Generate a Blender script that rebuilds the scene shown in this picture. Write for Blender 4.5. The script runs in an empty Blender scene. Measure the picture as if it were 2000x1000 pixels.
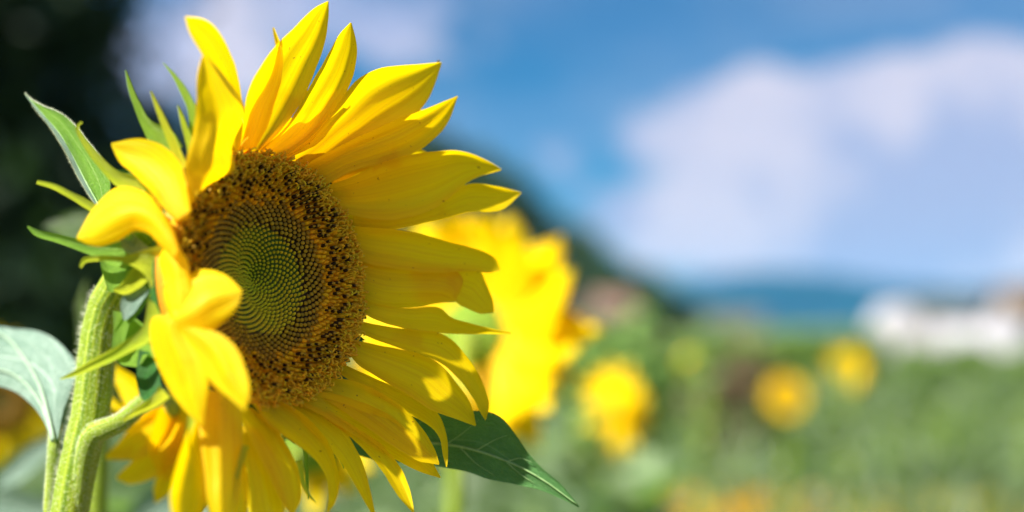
import bpy, math, random
import numpy as np
from mathutils import Vector, Matrix
R_ = math.radians
random.seed(7); rng = np.random.default_rng(7)
S = bpy.context.scene
COL = S.collection

# ------------------------------------------------------------------ camera
CAMZ = 1.25
PITCH = math.atan(140 / 2778.0)
cd = bpy.data.cameras.new('camera'); cam = bpy.data.objects.new('camera', cd); COL.objects.link(cam)
cam.location = (0, 0, CAMZ); cam.rotation_euler = (math.pi / 2 + PITCH, 0, 0)
cd.lens = 50; cd.sensor_width = 36; cd.clip_start = 0.02; cd.clip_end = 20000
cd.dof.use_dof = True; cd.dof.focus_distance = 0.725; cd.dof.aperture_fstop = 2.2; cd.dof.aperture_blades = 0
S.camera = cam
F = 50 / 36 * 2000
FW = np.array([0, math.cos(PITCH), math.sin(PITCH)]); UP = np.array([0, -math.sin(PITCH), math.cos(PITCH)]); RT = np.array([1.0, 0, 0])
CP = np.array([0, 0, CAMZ])
def ray(px, py):
    px = np.asarray(px, float); py = np.asarray(py, float)
    return RT * ((px - 1000) / F)[..., None] + UP * ((500 - py) / F)[..., None] + FW
def P(px, py, d):                                   # a point of the place, from where it shows and how far off it is
    return CP + ray(px, py) * np.asarray(d, float)[..., None]

# ------------------------------------------------------------------ world, sun, exposure
SUN_EL, SUN_AZ = 46, -128                            # azimuth from +Y towards +X
sdir = Vector((math.sin(R_(SUN_AZ)) * math.cos(R_(SUN_EL)), math.cos(R_(SUN_AZ)) * math.cos(R_(SUN_EL)), math.sin(R_(SUN_EL))))
sl = bpy.data.lights.new('sun', 'SUN'); sl.energy = 5.0; sl.angle = R_(0.5); sl.color = (1, 0.95, 0.84)
so = bpy.data.objects.new('sun', sl); COL.objects.link(so); so.rotation_euler = sdir.to_track_quat('Z', 'Y').to_euler()
S.view_settings.view_transform = 'Standard'; S.view_settings.look = 'None'; S.view_settings.exposure = 1.58; S.view_settings.gamma = 1
S.view_settings.use_curve_mapping = False

class NT:
    """small helper round a node tree"""
    def __init__(s, nt): s.nt = nt; s.L = nt.links
    def n(s, t, **k):
        nd = s.nt.nodes.new(t)
        for a, b in k.items(): setattr(nd, a, b)
        return nd
    def set(s, sock, v):
        if hasattr(v, 'is_output'): s.L.new(v, sock)
        elif v is not None:
            if isinstance(v, (tuple, list)) and len(v) == 3 and sock.type == 'RGBA': v = (*v, 1)
            sock.default_value = v
    def m(s, op, a, b=None, c=None, clamp=False):
        nd = s.n('ShaderNodeMath', operation=op, use_clamp=clamp)
        for i, v in enumerate((a, b, c)):
            if v is not None: s.set(nd.inputs[i], v)
        return nd.outputs[0]
    def v(s, op, a, b=None, scale=None):
        nd = s.n('ShaderNodeVectorMath', operation=op)
        s.set(nd.inputs[0], a)
        if b is not None: s.set(nd.inputs[1], b)
        if scale is not None: s.set(nd.inputs['Scale'], scale)
        return nd.outputs['Value'] if op in ('LENGTH', 'DOT_PRODUCT', 'DISTANCE') else nd.outputs['Vector']
    def ramp(s, x, a, b, c=0.0, d=1.0, smooth=True):
        nd = s.n('ShaderNodeMapRange', interpolation_type='SMOOTHSTEP' if smooth else 'LINEAR')
        for i, v in enumerate((x, a, b, c, d)): s.set(nd.inputs[i], v)
        return nd.outputs[0]
    def mix(s, f, a, b, mode='MIX'):
        nd = s.n('ShaderNodeMix', data_type='RGBA', blend_type=mode)
        s.set(nd.inputs[0], f); s.set(nd.inputs[6], a); s.set(nd.inputs[7], b)
        return nd.outputs[2]
    def noise(s, vec, scale, detail=3.0, rough=0.5):
        nd = s.n('ShaderNodeTexNoise'); s.set(nd.inputs['Vector'], vec); nd.inputs['Scale'].default_value = scale
        nd.inputs['Detail'].default_value = detail; nd.inputs['Roughness'].default_value = rough
        return nd.outputs['Fac']

W = bpy.data.worlds.new('World'); S.world = W; W.use_nodes = True; W.node_tree.nodes.clear()
w = NT(W.node_tree)
sky = w.n('ShaderNodeTexSky', sky_type='NISHITA', sun_disc=False); sky.sun_elevation = R_(SUN_EL); sky.sun_rotation = R_(SUN_AZ)
sky.altitude = 300; sky.air_density = 1.0; sky.dust_density = 0.6; sky.ozone_density = 3.0
tc = w.n('ShaderNodeTexCoord').outputs['Generated']
def skydir(px, py):
    r = ray(px, py); return r / np.linalg.norm(r)
# cloud banks: direction on the sky, half-width, half-height (radians), strength
warp = w.noise(tc, 9.0, 3.0, 0.55)
wv = w.n('ShaderNodeTexNoise'); w.set(wv.inputs['Vector'], tc); wv.inputs['Scale'].default_value = 7.0; wv.inputs['Detail'].default_value = 3
dv = w.v('ADD', tc, w.v('SCALE', w.v('SUBTRACT', wv.outputs['Color'], (0.5, 0.5, 0.5)), scale=0.10))
banks = [  # px, py, rx px, ry px, strength
 (1560, 430, 460, 170, 1.0), (1450, 300, 260, 150, 0.85), (1900, 210, 420, 130, 1.0), (1800, 330, 420, 210, 0.9), (1480, 190, 130, 70, .8),
 (1960, 480, 400, 130, 0.95), (1580, 520, 330, 60, 0.7), (560, 40, 400, 130, .6), (420, 110, 300, 130, 0.8), (880, 60, 350, 80, 0.3),
 (1060, 250, 260, 90, 0.32), (1750, 480, 560, 110, 1.0), (1350, 480, 220, 80, .8), (330, 190, 200, 120, .35), (2500, 200, 500, 300, .9), (-700, 200, 600, 300, .8)]
dens = None
for px, py, rx, ry, a in banks:
    c = skydir(px, py)
    q = w.v('MULTIPLY', w.v('SUBTRACT', tc, tuple(c)), (F / rx, F / rx, F / ry))
    b = w.ramp(w.v('LENGTH', q), 1.35, 0.3, 0.0, a, smooth=False)
    dens = b if dens is None else w.m('MAXIMUM', dens, b)
puff = w.m('SUBTRACT', w.noise(w.v('MULTIPLY', tc, (1, 1, 1.5)), 13.0, 4.0, 0.5), .5)
dens = w.ramp(w.m('ADD', dens, w.m('MULTIPLY', puff, 1.5)), .30, .66, .0, 1.0)
veil = w.ramp(w.noise(w.v('MULTIPLY', tc, (1, 1, 2.5)), 4.0, 3.0, 0.5), .3, .65, .02, .24)
dens = w.m('MAXIMUM', dens, veil)
# everywhere else in the sky the same broken cloud goes on
gen = w.ramp(w.noise(w.v('MULTIPLY', tc, (1, 1, 2.2)), 2.6, 5.0, 0.55), 0.40, 0.60, 0.0, 1.0)
far = w.ramp(w.v('DISTANCE', tc, tuple(skydir(1000, 300))), 0.5, 0.8)
dens = w.m('MAXIMUM', dens, w.m('MULTIPLY', gen, far))
skyc = w.mix(1.0, sky.outputs[0], (0.004, 0.37, 0.60), 'MULTIPLY')
cloudc = w.mix(w.ramp(w.noise(tc, 11, 3), .40, .60), (2.8, 3.3, 5.1), (4.7, 4.6, 5.7))
full = w.mix(dens, skyc, cloudc)
bg = w.n('ShaderNodeBackground'); w.set(bg.inputs[0], full); bg.inputs[1].default_value = 0.05
wo = w.n('ShaderNodeOutputWorld'); w.L.new(bg.outputs[0], wo.inputs[0])
W.cycles.sampling_method = 'MANUAL'; W.cycles.sample_map_resolution = 512
S.cycles.use_adaptive_sampling = True; S.cycles.adaptive_threshold = 0.012; S.cycles.use_denoising = True
S.cycles.max_bounces = 10; S.cycles.transmission_bounces = 6; S.cycles.diffuse_bounces = 5; S.cycles.glossy_bounces = 3; S.cycles.transparent_max_bounces = 6
S.cycles.sample_clamp_indirect = 6; S.cycles.caustics_reflective = False; S.cycles.caustics_refractive = False
S.cycles.volume_bounces = 1

# ------------------------------------------------------------------ materials
def new_mat(name):
    m = bpy.data.materials.new(name); m.use_nodes = True; m.node_tree.nodes.clear(); t = NT(m.node_tree)
    return m, t
def finish(t, base, rough=0.5, spec=0.5, trans=0.0, tcol=None, bump=None, bstr=0.3, bdist=0.001, sheen=0.0, rv=None):
    p = t.n('ShaderNodeBsdfPrincipled'); t.set(p.inputs['Base Color'], base); t.set(p.inputs['Roughness'], rough)
    t.set(p.inputs['Specular IOR Level'], spec)
    if sheen: p.inputs['Sheen Weight'].default_value = sheen; p.inputs['Sheen Roughness'].default_value = .4
    nrm = None
    if bump is not None:
        b = t.n('ShaderNodeBump'); b.inputs['Strength'].default_value = bstr; b.inputs['Distance'].default_value = bdist
        t.set(b.inputs['Height'], bump); nrm = b.outputs[0]; t.L.new(nrm, p.inputs['Normal'])
    out = p.outputs[0]
    if trans:
        tr = t.n('ShaderNodeBsdfTranslucent'); t.set(tr.inputs[0], tcol if tcol is not None else base)
        mx = t.n('ShaderNodeMixShader'); mx.inputs[0].default_value = trans
        t.L.new(p.outputs[0], mx.inputs[1]); t.L.new(tr.outputs[0], mx.inputs[2]); out = mx.outputs[0]
    o = t.n('ShaderNodeOutputMaterial'); t.L.new(out, o.inputs[0])
def uv(t):
    u = t.n('ShaderNodeUVMap'); s = t.n('ShaderNodeSeparateXYZ'); t.L.new(u.outputs[0], s.inputs[0]); return u.outputs[0], s.outputs[0], s.outputs[1]
def obj_rand(t): return t.n('ShaderNodeObjectInfo').outputs['Random']

def petal_mat(name, near, tip, trans=0.5, rough=0.5, spec=0.22):
    m, t = new_mat(name); U, u, v = uv(t); rnd = obj_rand(t)
    st = t.v('MULTIPLY', U, (1.3, 42, 1)); st = t.v('ADD', st, t.v('SCALE', (7, 3, 1), scale=rnd))
    fine = t.noise(st, 1.0, 2.5, 0.6)
    broad = t.noise(t.v('ADD', t.v('MULTIPLY', U, (.8, 15, 1)), t.v('SCALE', (5, 9, 1), scale=rnd)), 1.0, 2.0)
    c = t.mix(t.ramp(u, 0.0, 0.75), near, tip)
    c = t.mix(t.ramp(t.m('ADD', t.m('MULTIPLY', fine, .5), t.m('MULTIPLY', broad, .5)), .36, .60, .34, 0.0), c, (near[0] * .72, near[1] * .52, 0.0))
    c = t.mix(t.m('MULTIPLY', rnd, .22), c, (tip[0] * .93, tip[1] * .84, 0.0))
    oc = t.n('ShaderNodeTexCoord').outputs['Object']
    c = t.mix(t.ramp(t.noise(oc, 420, 1), .745, .79, 0, .75), c, (.35, .13, .01)); c = t.mix(t.ramp(t.noise(oc, 38, 4), .60, .72, 0, .4), c, (near[0] * .85, near[1] * .6, 0))
    h = t.m('ADD', t.m('MULTIPLY', fine, .45), t.m('MULTIPLY', broad, .9))
    finish(t, c, rough, spec, trans, c, h, 0.6, 0.001)
    return m
PETAL = petal_mat('petal_yellow', (.96, .63, .0005), (.98, .73, .001), 0.58)
PETAL_BG = petal_mat('petal_yellow_far', (.95, .64, .0005), (.97, .76, .001), 0.45)

def leaf_mat(name, dark, light, vein, trans=.3, tcol=(.18, .36, .04), rough=.42, spec=.5, nv=11, vs=1.0, hue=True):
    m, t = new_mat(name); U, u, v = uv(t); rnd = obj_rand(t)
    a = t.m('ABSOLUTE', t.m('SUBTRACT', v, .5))
    wob = t.noise(t.v('MULTIPLY', U, (6, 4, 1)), 1.0, 2)
    q = t.m('ADD', t.m('SUBTRACT', t.m('MULTIPLY', u, nv), t.m('MULTIPLY', a, nv * .75)), t.m('MULTIPLY', wob, .9))
    fr = t.m('ABSOLUTE', t.m('SUBTRACT', t.m('FRACT', q), .5))
    lat = t.ramp(fr, .06, .0, 0, 1)
    mid = t.ramp(a, .022, .006, 0, 1)
    vr = t.n('ShaderNodeTexVoronoi', feature='DISTANCE_TO_EDGE'); t.set(vr.inputs['Vector'], t.v('MULTIPLY', U, (34, 26, 1))); vr.inputs['Scale'].default_value = 1
    net = t.ramp(vr.outputs['Distance'], .09, .0, 0, .55)
    lines = t.m('MAXIMUM', t.m('MAXIMUM', t.m('MULTIPLY', lat, .8), mid), net)
    c = t.mix(t.ramp(t.noise(t.v('MULTIPLY', U, (3, 3, 1)), 1.5, 4), .3, .7), dark, light)
    if hue: c = t.mix(t.m('MULTIPLY', rnd, .5), c, (light[0] * 1.5, light[1] * 1.15, light[2] * .5))
    if hue == 2: c = t.mix(t.ramp(t.m('FRACT', t.m('MULTIPLY', rnd, 7.3)), .2, .9, .0, .75), c, (dark[0] * .3, dark[1] * .4, dark[2] * .6))
    spk = t.ramp(t.noise(t.v('MULTIPLY', U, (90, 60, 1)), 1.0, 1), .66, .74, 0, .5)
    c = t.mix(t.m('MULTIPLY', lines, .55 * vs), c, vein); c = t.mix(spk, c, (light[0] * 2.6, light[1] * 2, light[2] * 2))
    h = t.m('SUBTRACT', t.m('ADD', t.noise(t.v('MULTIPLY', U, (9, 8, 1)), 1, 3), t.m('MULTIPLY', t.ramp(vr.outputs['Distance'], 0, .3), .5)), t.m('MULTIPLY', lines, .7))
    finish(t, c, rough, spec, trans, tcol, h, .6, .0012)
    return m
LEAF = leaf_mat('leaf_dark_green', (.05, .15, .04), (.08, .21, .06), (.16, .30, .13), .22, (.10, .28, .03), .5, .35)
LEAF_YOUNG = leaf_mat('leaf_fresh_green', (.10, .26, .025), (.15, .32, .04), (.42, .58, .2), .45, (.35, .6, .06), .55, .12, 9, 1.5)
LEAF_PALE = leaf_mat('leaf_pale_downy', (.13, .22, .17), (.19, .28, .23), (.48, .58, .50), .25, (.15, .35, .12), .6, .3, 5, hue=False)
LEAF_PALE_FAR = leaf_mat('leaf_grey_green', (.13, .22, .12), (.19, .29, .16), (.35, .45, .33), .3, (.2, .38, .12), .45, .5, 5, .5)
LEAF_BG = leaf_mat('leaf_field_green', (.055, .11, .045), (.13, .20, .065), (.22, .32, .12), .35, (.2, .38, .04), .40, .6, 9, .5, hue=2)
BRACT = leaf_mat('bract_green', (.12, .26, .03), (.20, .38, .04), (.4, .52, .12), .45, (.32, .55, .04), .5, .3, 7, .4)
BRACT_LIME = leaf_mat('bract_yellow_green', (.35, .46, .02), (.48, .58, .03), (.6, .68, .1), .5, (.6, .68, .04), .5, .3, 7, .3)
BRACT_DARK = leaf_mat('bract_deep_green', (.02, .10, .02), (.03, .14, .025), (.1, .2, .06), .2, (.08, .25, .03), .5, .35, 7, .4)

m, t = new_mat('stem_green'); oc = t.n('ShaderNodeTexCoord').outputs['Object']
_, su, sv = uv(t)
st = t.noise(t.v('MULTIPLY', t.n('ShaderNodeUVMap').outputs[0], (3, 30, 1)), 1, 2)
spk = t.ramp(t.noise(oc, 900, 1), .58, .68, 0, .7)
c = t.mix(t.ramp(st, .35, .65), (.12, .21, .012), (.32, .39, .03)); c = t.mix(spk, c, (.45, .52, .2))
finish(t, c, .6, .15, .12, (.4, .5, .04), t.m('ADD', st, t.noise(oc, 700, 2)), .5, .0008, sheen=.08); STEM = m
m, t = new_mat('pale_hair'); finish(t, (.75, .78, .62), .5, .3, .5, (.8, .85, .65)); HAIR = m
def flat_mat(name, c1, c2, scale=8, rough=.7, trans=0, tcol=None, spec=.3, bd=.002):
    m, t = new_mat(name); oc = t.n('ShaderNodeTexCoord').outputs['Object']; nz = t.noise(oc, scale, 4)
    finish(t, t.mix(t.ramp(nz, .35, .65), c1, c2), rough, spec, trans, tcol, nz, .4, bd); return m
def vcol_mat(name, rough=.55, trans=.15, spec=.3):
    m, t = new_mat(name); a = t.n('ShaderNodeVertexColor', layer_name='tint').outputs[0]
    nz = t.noise(t.n('ShaderNodeTexCoord').outputs['Object'], 600, 2)
    c = t.mix(t.ramp(nz, .3, .7, 0, .15), a, (.02, .008, .0)); finish(t, c, rough, spec, trans, a); return m
FLORET = vcol_mat('floret_tint', .6, .3)

# ------------------------------------------------------------------ mesh helpers
ORG = {}
def tag(o, label=None, cat=None, group=None, kind=None):
    if label: o['label'] = label
    if cat: o['category'] = cat
    if group: o['group'] = group
    if kind: o['kind'] = kind
    return o
def root(name, loc, label, cat, group=None):
    o = bpy.data.objects.new(name, None); o.empty_display_size = .05; COL.objects.link(o); o.location = loc
    ORG[o.name] = np.array(loc, float); return tag(o, label, cat, group)
def mesh(name, V, Fc, mat, uvs=None, cols=None, smooth=True):
    V = np.asarray(V, float); me = bpy.data.meshes.new(name)
    if isinstance(Fc, np.ndarray) and Fc.ndim == 2:
        k = Fc.shape[1]; n = len(Fc)
        me.vertices.add(len(V)); me.vertices.foreach_set('co', V.ravel())
        me.loops.add(n * k); me.loops.foreach_set('vertex_index', Fc.astype(np.int32).ravel())
        me.polygons.add(n); me.polygons.foreach_set('loop_start', np.arange(0, n * k, k, dtype=np.int32))
        me.update(calc_edges=True)
    else:
        me.from_pydata([tuple(p) for p in V], [], [tuple(f) for f in Fc])
    if smooth: me.polygons.foreach_set('use_smooth', np.ones(len(me.polygons), bool))
    li = np.empty(len(me.loops), np.int32); me.loops.foreach_get('vertex_index', li)
    if uvs is not None:
        l = me.uv_layers.new(name='UVMap'); l.data.foreach_set('uv', np.asarray(uvs, float)[li].ravel())
    if cols is not None:
        a = me.color_attributes.new('tint', 'FLOAT_COLOR', 'POINT'); cc = np.ones((len(V), 4)); cc[:, :3] = cols; a.data.foreach_set('color', cc.ravel())
    me.materials.append(mat); me.validate(); return me
def link(name, me, parent=None, loc=None, mw=None):
    o = bpy.data.objects.new(name, me); COL.objects.link(o)
    if parent is not None: o.parent = parent
    if loc is not None: o.location = loc
    if mw is not None: o.matrix_local = mw
    return o
def wobj(name, V, Fc, mat, parent, **k):            # vertices given in the place's own coordinates
    V = np.asarray(V, float)
    if parent is not None: V = V - ORG[parent.name]
    o = link(name, mesh(name, V, Fc, mat, **k), parent); ORG[o.name] = ORG[parent.name] if parent is not None else np.zeros(3)
    return o
def grid_faces(nu, nv, closed=False):
    i = np.arange(nu - 1)[:, None]; j = np.arange(nv if closed else nv - 1)[None, :]; j2 = (j + 1) % nv
    f = np.stack([i * nv + j, i * nv + j2, (i + 1) * nv + j2, (i + 1) * nv + j], -1); return f.reshape(-1, 4)
def spline(pts, n):
    pts = np.asarray(pts, float)
    ext = np.vstack([2 * pts[0] - pts[1], pts, 2 * pts[-1] - pts[-2]]); out = []
    for i in range(len(pts) - 1):
        p0, p1, p2, p3 = ext[i:i + 4]; t = np.linspace(0, 1, 24, endpoint=False)[:, None]
        # centripetal-ish Catmull-Rom with clamped tangents
        m1 = (p2 - p0) * .5; m2 = (p3 - p1) * .5; L = np.linalg.norm(p2 - p1)
        for mm in (m1, m2):
            k = np.linalg.norm(mm)
            if k > L * 1.2: mm *= L * 1.2 / k
        out.append((2 * t**3 - 3 * t**2 + 1) * p1 + (t**3 - 2 * t**2 + t) * m1 + (-2 * t**3 + 3 * t**2) * p2 + (t**3 - t**2) * m2)
    out = np.vstack(out + [pts[-1:]])
    s = np.r_[0, np.cumsum(np.linalg.norm(np.diff(out, axis=0), axis=1))]
    q = np.linspace(0, s[-1], n); return np.stack([np.interp(q, s, out[:, k]) for k in range(out.shape[1])], 1)
def tube(pts, rad, seg=12, n=None, ridges=0, ramp_=0.06, cap=True):
    pts = np.asarray(pts, float); rad = np.asarray(rad, float)
    if n:
        full = spline(np.c_[pts, rad[:, None]], n); pts, rad = full[:, :3], full[:, 3]
    T = np.gradient(pts, axis=0); T /= np.linalg.norm(T, axis=1)[:, None] + 1e-12
    a = np.array([0.13, -1, 0.2]); V = []; UV = []
    a = a / np.linalg.norm(a)
    th = np.arange(seg) * 2 * math.pi / seg
    for i in range(len(pts)):
        a = a - T[i] * a.dot(T[i]); a /= np.linalg.norm(a); b = np.cross(T[i], a)
        rr = rad[i] * (1 + (ramp_ * np.sin(th * ridges) if ridges else 0))
        V.append(pts[i] + np.cos(th)[:, None] * a * np.reshape(rr * np.ones(seg), (-1, 1)) + np.sin(th)[:, None] * b * np.reshape(rr * np.ones(seg), (-1, 1)))
        UV += [(i / (len(pts) - 1), j / seg) for j in range(seg)]
    V = np.vstack(V); Fc = [tuple(f) for f in grid_faces(len(pts), seg, True)]
    if cap: Fc += [tuple(range(seg))[::-1], tuple(range(len(V) - seg, len(V)))]
    return V, Fc, UV
def cat(parts):                                     # joins (V, F) lists
    Vs, Fs, o = [], [], 0
    for V, Fc in parts:
        Vs.append(V); Fs += [tuple(int(i) + o for i in f) for f in Fc]; o += len(V)
    return np.vstack(Vs), Fs
def box(x0, x1, y0, y1, z0, z1):
    V = np.array([(x, y, z) for z in (z0, z1) for y in (y0, y1) for x in (x0, x1)], float)
    return V, [(0, 2, 3, 1), (4, 5, 7, 6), (0, 1, 5, 4), (2, 6, 7, 3), (0, 4, 6, 2), (1, 3, 7, 5)]

# ------------------------------------------------------------------ setting: ground, hill, mountain
def terrain(name, xs, ys, hf, mat):
    X, Y = np.meshgrid(xs, ys, indexing='ij'); Z = hf(X, Y)
    V = np.stack([X, Y, Z], -1).reshape(-1, 3); o = link(name, mesh(name, V, grid_faces(len(xs), len(ys))[:, ::-1], mat)); tag(o, kind='structure'); return o
GROUND = flat_mat('field_soil', (.16, .12, .05), (.10, .14, .045), .35, .9, bd=.03)
gx = np.r_[-6000, -2000, -700, -250, np.linspace(-100, 100, 21), 250, 700, 2000, 6000]
gy = np.r_[-300, -60, np.linspace(-10, 120, 27), 250, 700, 2000, 7000, 12000]
g_ = terrain('ground', gx, gy, lambda X, Y: 0 * X, GROUND); g_['label'] = 'bare brown soil and weeds of the field'
def lumps(X, Y, s, seed, n=5):
    r = np.random.default_rng(seed); z = 0 * X
    for i in range(n):
        a = r.uniform(0, 6.28); k = 2 ** i / s; z = z + np.sin((X * math.cos(a) + Y * math.sin(a)) * k + r.uniform(0, 6)) / 1.8 ** i
    return z
prof_px = [-3000, -1000, 250, 700, 870, 1000, 1130, 1200, 1300, 1370, 1440]; prof_py = [150, 190, 235, 240, 262, 350, 478, 535, 592, 632, 650]
D_H = 300
def hill_h(X, Y):
    px = 1000 + X / D_H * F
    top = (640 - np.interp(px, prof_px, prof_py)) / F * D_H + CAMZ - np.interp(px, [1050, 1350], [7, 2.0])
    k = np.clip((Y - 225) / 75, 0, 1); k = k * k * (3 - 2 * k)
    return np.where(top > 0, top * k, top) + lumps(X, Y, 14, 3, 3) * .7 * k - .3
HILL = flat_mat('hill_scrub', (.02, .045, .02), (.035, .06, .02), .2, .9, bd=.3)
h_ = terrain('hill', np.linspace(-330, 70, 81), np.linspace(215, 420, 36), hill_h, HILL); h_['label'] = 'dark wooded hillside sloping down to the right'
def mtn(X, Y):
    px = 1000 + X / 3600 * F
    top = np.interp(px, [-2000, 900, 1300, 1400, 1500, 1600, 1750, 1900, 2050, 2600, 4000], [60, 70, 66, 108, 120, 114, 90, 80, 92, 74, 98]) / F * 3600
    k = np.clip((Y - 3000) / 600, 0, 1); k = k * k * (3 - 2 * k)
    return top * k * (1 + .05 * lumps(X, Y, 260, 5, 4)) - 1
MTN = flat_mat('mountain_forest_hazed', (.001, .025, .055), (.001, .035, .07), .004, .95, spec=.05, bd=4)  # blue of the distant haze is put into the forest colour
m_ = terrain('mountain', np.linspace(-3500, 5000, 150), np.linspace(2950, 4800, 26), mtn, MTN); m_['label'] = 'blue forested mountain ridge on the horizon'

# ------------------------------------------------------------------ trees
def crown_mesh(name, rx, rz, zc, nclump, per, leaf, seed, mat, low=-1.0, cl=.22):
    r = np.random.default_rng(seed); C = []
    while len(C) < nclump:
        p = r.uniform(-1, 1, 3)
        if np.linalg.norm(p) < 1 and np.linalg.norm(p) > .25 and p[2] > low: C.append(p)
    C = np.array(C); C *= (1 + .16 * np.sin(C[:, :1] * 5 + seed) + .12 * np.sin(C[:, 2:] * 7 + 1))
    C = C * (rx, rx, rz) + (0, 0, zc)
    c = np.repeat(C, per, 0); n = len(c)
    p = c + r.normal(0, 1, (n, 3)) * (rx * cl, rx * cl, rx * cl * .7)
    a = r.normal(size=(n, 3)); a /= np.linalg.norm(a, axis=1)[:, None]; b = np.cross(a, r.normal(size=(n, 3))); b /= np.linalg.norm(b, axis=1)[:, None]
    s = leaf * r.uniform(.6, 1.3, (n, 1))
    V = np.stack([p - a * s, p + b * s * .5, p + a * s, p - b * s * .5], 1).reshape(-1, 3)
    return mesh(name, V, np.arange(n * 4).reshape(-1, 4), mat, smooth=False)
def trunk_mesh(name, h, r0, mat, seed, spread):
    r = random.Random(seed); parts = []
    V, Fc, _ = tube([(0, 0, -.3), (.05 * h * r.uniform(-.5, .5), 0, h * .35), (.03 * h, .03 * h, h * .8)], [r0, r0 * .75, r0 * .3], 8, 8); parts.append((V, Fc))
    for i in range(7):
        a = i * 2.4 + r.random(); z = h * (.3 + .07 * i)
        V, Fc, _ = tube([(0, 0, z), (math.cos(a) * spread * .4, math.sin(a) * spread * .4, z + h * .08), (math.cos(a) * spread * .8, math.sin(a) * spread * .8, z + h * .2)], [r0 * .45, r0 * .3, r0 * .1], 6, 6); parts.append((V, Fc))
    V, Fc = cat(parts); return mesh(name, V, Fc, mat)
def tree_leaf_mat(name, a, b):
    m, t = new_mat(name); oc = t.n('ShaderNodeTexCoord').outputs['Object']; c = t.mix(t.ramp(t.noise(oc, 1.4, 3), .35, .65), a, b)
    c = t.mix(t.m('MULTIPLY', obj_rand(t), .4), c, (b[0] * 1.3, b[1] * 1.1, b[2])); finish(t, c, .6, .25, .2, (.05, .12, .02)); return m
TL = tree_leaf_mat('tree_foliage', (.012, .038, .016), (.025, .06, .022)); TLG = tree_leaf_mat('shrub_foliage', (.10, .20, .04), (.16, .28, .06))
TLB = tree_leaf_mat('dark_tree_foliage', (.007, .022, .010), (.014, .038, .016))
TLD = tree_leaf_mat('dry_foliage', (.10, .07, .04), (.15, .11, .06)); BARK = flat_mat('bark', (.05, .035, .025), (.09, .065, .045), 6, .9)
def tree(loc, label, group, meshes, scale=1, rz=0, cat='tree', name='tree'):
    o = root(name, loc, label, cat, group); o.scale = (scale,) * 3; o.rotation_euler.z = rz
    link('trunk', meshes[0], o); link('crown', meshes[1], o); return o
kinds = [(trunk_mesh('trunk', 8, .28, BARK, s, 3), crown_mesh('crown', 3.3, 3.9, 5.0, 110, 26, .42, s, TL)) for s in (1, 2, 3)]
n_t = 0; taken = []
r1 = random.Random(5)
while n_t < 125:
    X = r1.uniform(-75, 46) if n_t < 70 else r1.uniform(-25, 40) if n_t < 95 else r1.uniform(12, 41); Y = r1.uniform(232, 318); z = float(hill_h(np.array(X), np.array(Y)))
    if any((X - a) ** 2 + (Y - b) ** 2 < (30 if n_t < 95 else 9) for a, b in taken) or z < .05: continue
    taken.append((X, Y)); sc = r1.uniform(.75, 1.15) * (.5 if X > 30 else .75 if X > 18 else 1)
    tree((X, Y, z - .2), 'dark leafy tree in the wood covering the hillside', 'trees on the wooded hill', kinds[n_t % 3], sc, r1.uniform(0, 6)); n_t += 1
big = [(trunk_mesh('trunk', 13, .45, BARK, 11, 4), crown_mesh('crown', 3.9, 5.2, 6.2, 330, 60, .24, 12, TLB, cl=.15))]
tree((-9.7, 20, 0), 'tall dark evergreen tree filling the left edge behind the big sunflower', None, big[0], 1, .4)
und = (trunk_mesh('trunk', 4, .2, BARK, 12, 2), crown_mesh('crown', 3.2, 2.1, 1.9, 170, 50, .24, 14, TLB, cl=.16))
tree((-6.6, 20.5, 0), 'low dark bushy tree below the tall evergreen at the left', None, und, .98, 1.1)

# ------------------------------------------------------------------ farm buildings far off
WHITE = flat_mat('white_plastic_film', (.42, .42, .48), (.50, .49, .54), 1.5, .45, spec=.5, trans=.25, tcol=(.8, .8, .85)); WALL = flat_mat('pale_render', (.36, .34, .38), (.42, .4, .42), 1.2, .8)
TILE = flat_mat('terracotta_tile', (.10, .07, .045), (.13, .085, .05), 2, .8); DARKROOF = flat_mat('dark_roof_sheet', (.05, .07, .07), (.08, .09, .09), 1, .6)
WALLD = flat_mat('brown_pink_render_shaded', (.13, .11, .10), (.17, .14, .13), 1.2, .8); TILED = flat_mat('brown_tile_shaded', (.15, .09, .07), (.2, .12, .09), 2, .8)  # the hill's shade on the farmhouse is put into these wall and tile colours
WOOD = flat_mat('weathered_wood', (.16, .11, .07), (.22, .15, .1), 4, .8)
m, t = new_mat('window_glass'); finish(t, (.03, .04, .05), .08, .6); GLASS = m
def polytunnel(px, d, wid, length, hgt, label, along=True):
    b = P(px, 640, d); o = root('polytunnel', (b[0], b[1], 0), label, 'greenhouse')
    n = 13; th = np.linspace(0, math.pi, n); A = np.stack([np.cos(th) * wid / 2, np.sin(th) ** .75 * hgt], 1)
    ax = (lambda a, q: (a[0], q, a[1])) if along else (lambda a, q: (q, a[0], a[1]))
    nn = 9; V = np.array([ax(a, q) for q in np.linspace(0, length, nn) for a in A]); link('cover', mesh('cover', V, grid_faces(nn, n), WHITE), o)
    for q, s in ((-.01, 1), (length + .01, -1)):
        V = np.array([ax(a, q) for a in A]); link('end_wall', mesh('end_wall', V, [tuple(range(n))], WHITE, smooth=False), o)
    for q in np.linspace(0, length, nn):
        V, Fc, _ = tube([ax(a * 1.012, q) for a in A], [.025] * n, 6); link('hoop', mesh('hoop', V, Fc, WALL), o)
    V, Fc = box(-.45, .45, -.07, -.02, .02, 1.7); V = V if along else V[:, [1, 0, 2]]; link('door', mesh('door', V, Fc, WALL, smooth=False), o)
    return o
polytunnel(1765, 60, 1.75, 3.0, 2.2, 'white round-topped polytunnel seen end-on beyond the field')
polytunnel(1825, 66, 2.0, 5.2, 1.45, 'long low white polytunnel lying sideways beside the round-topped one', False)
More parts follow.
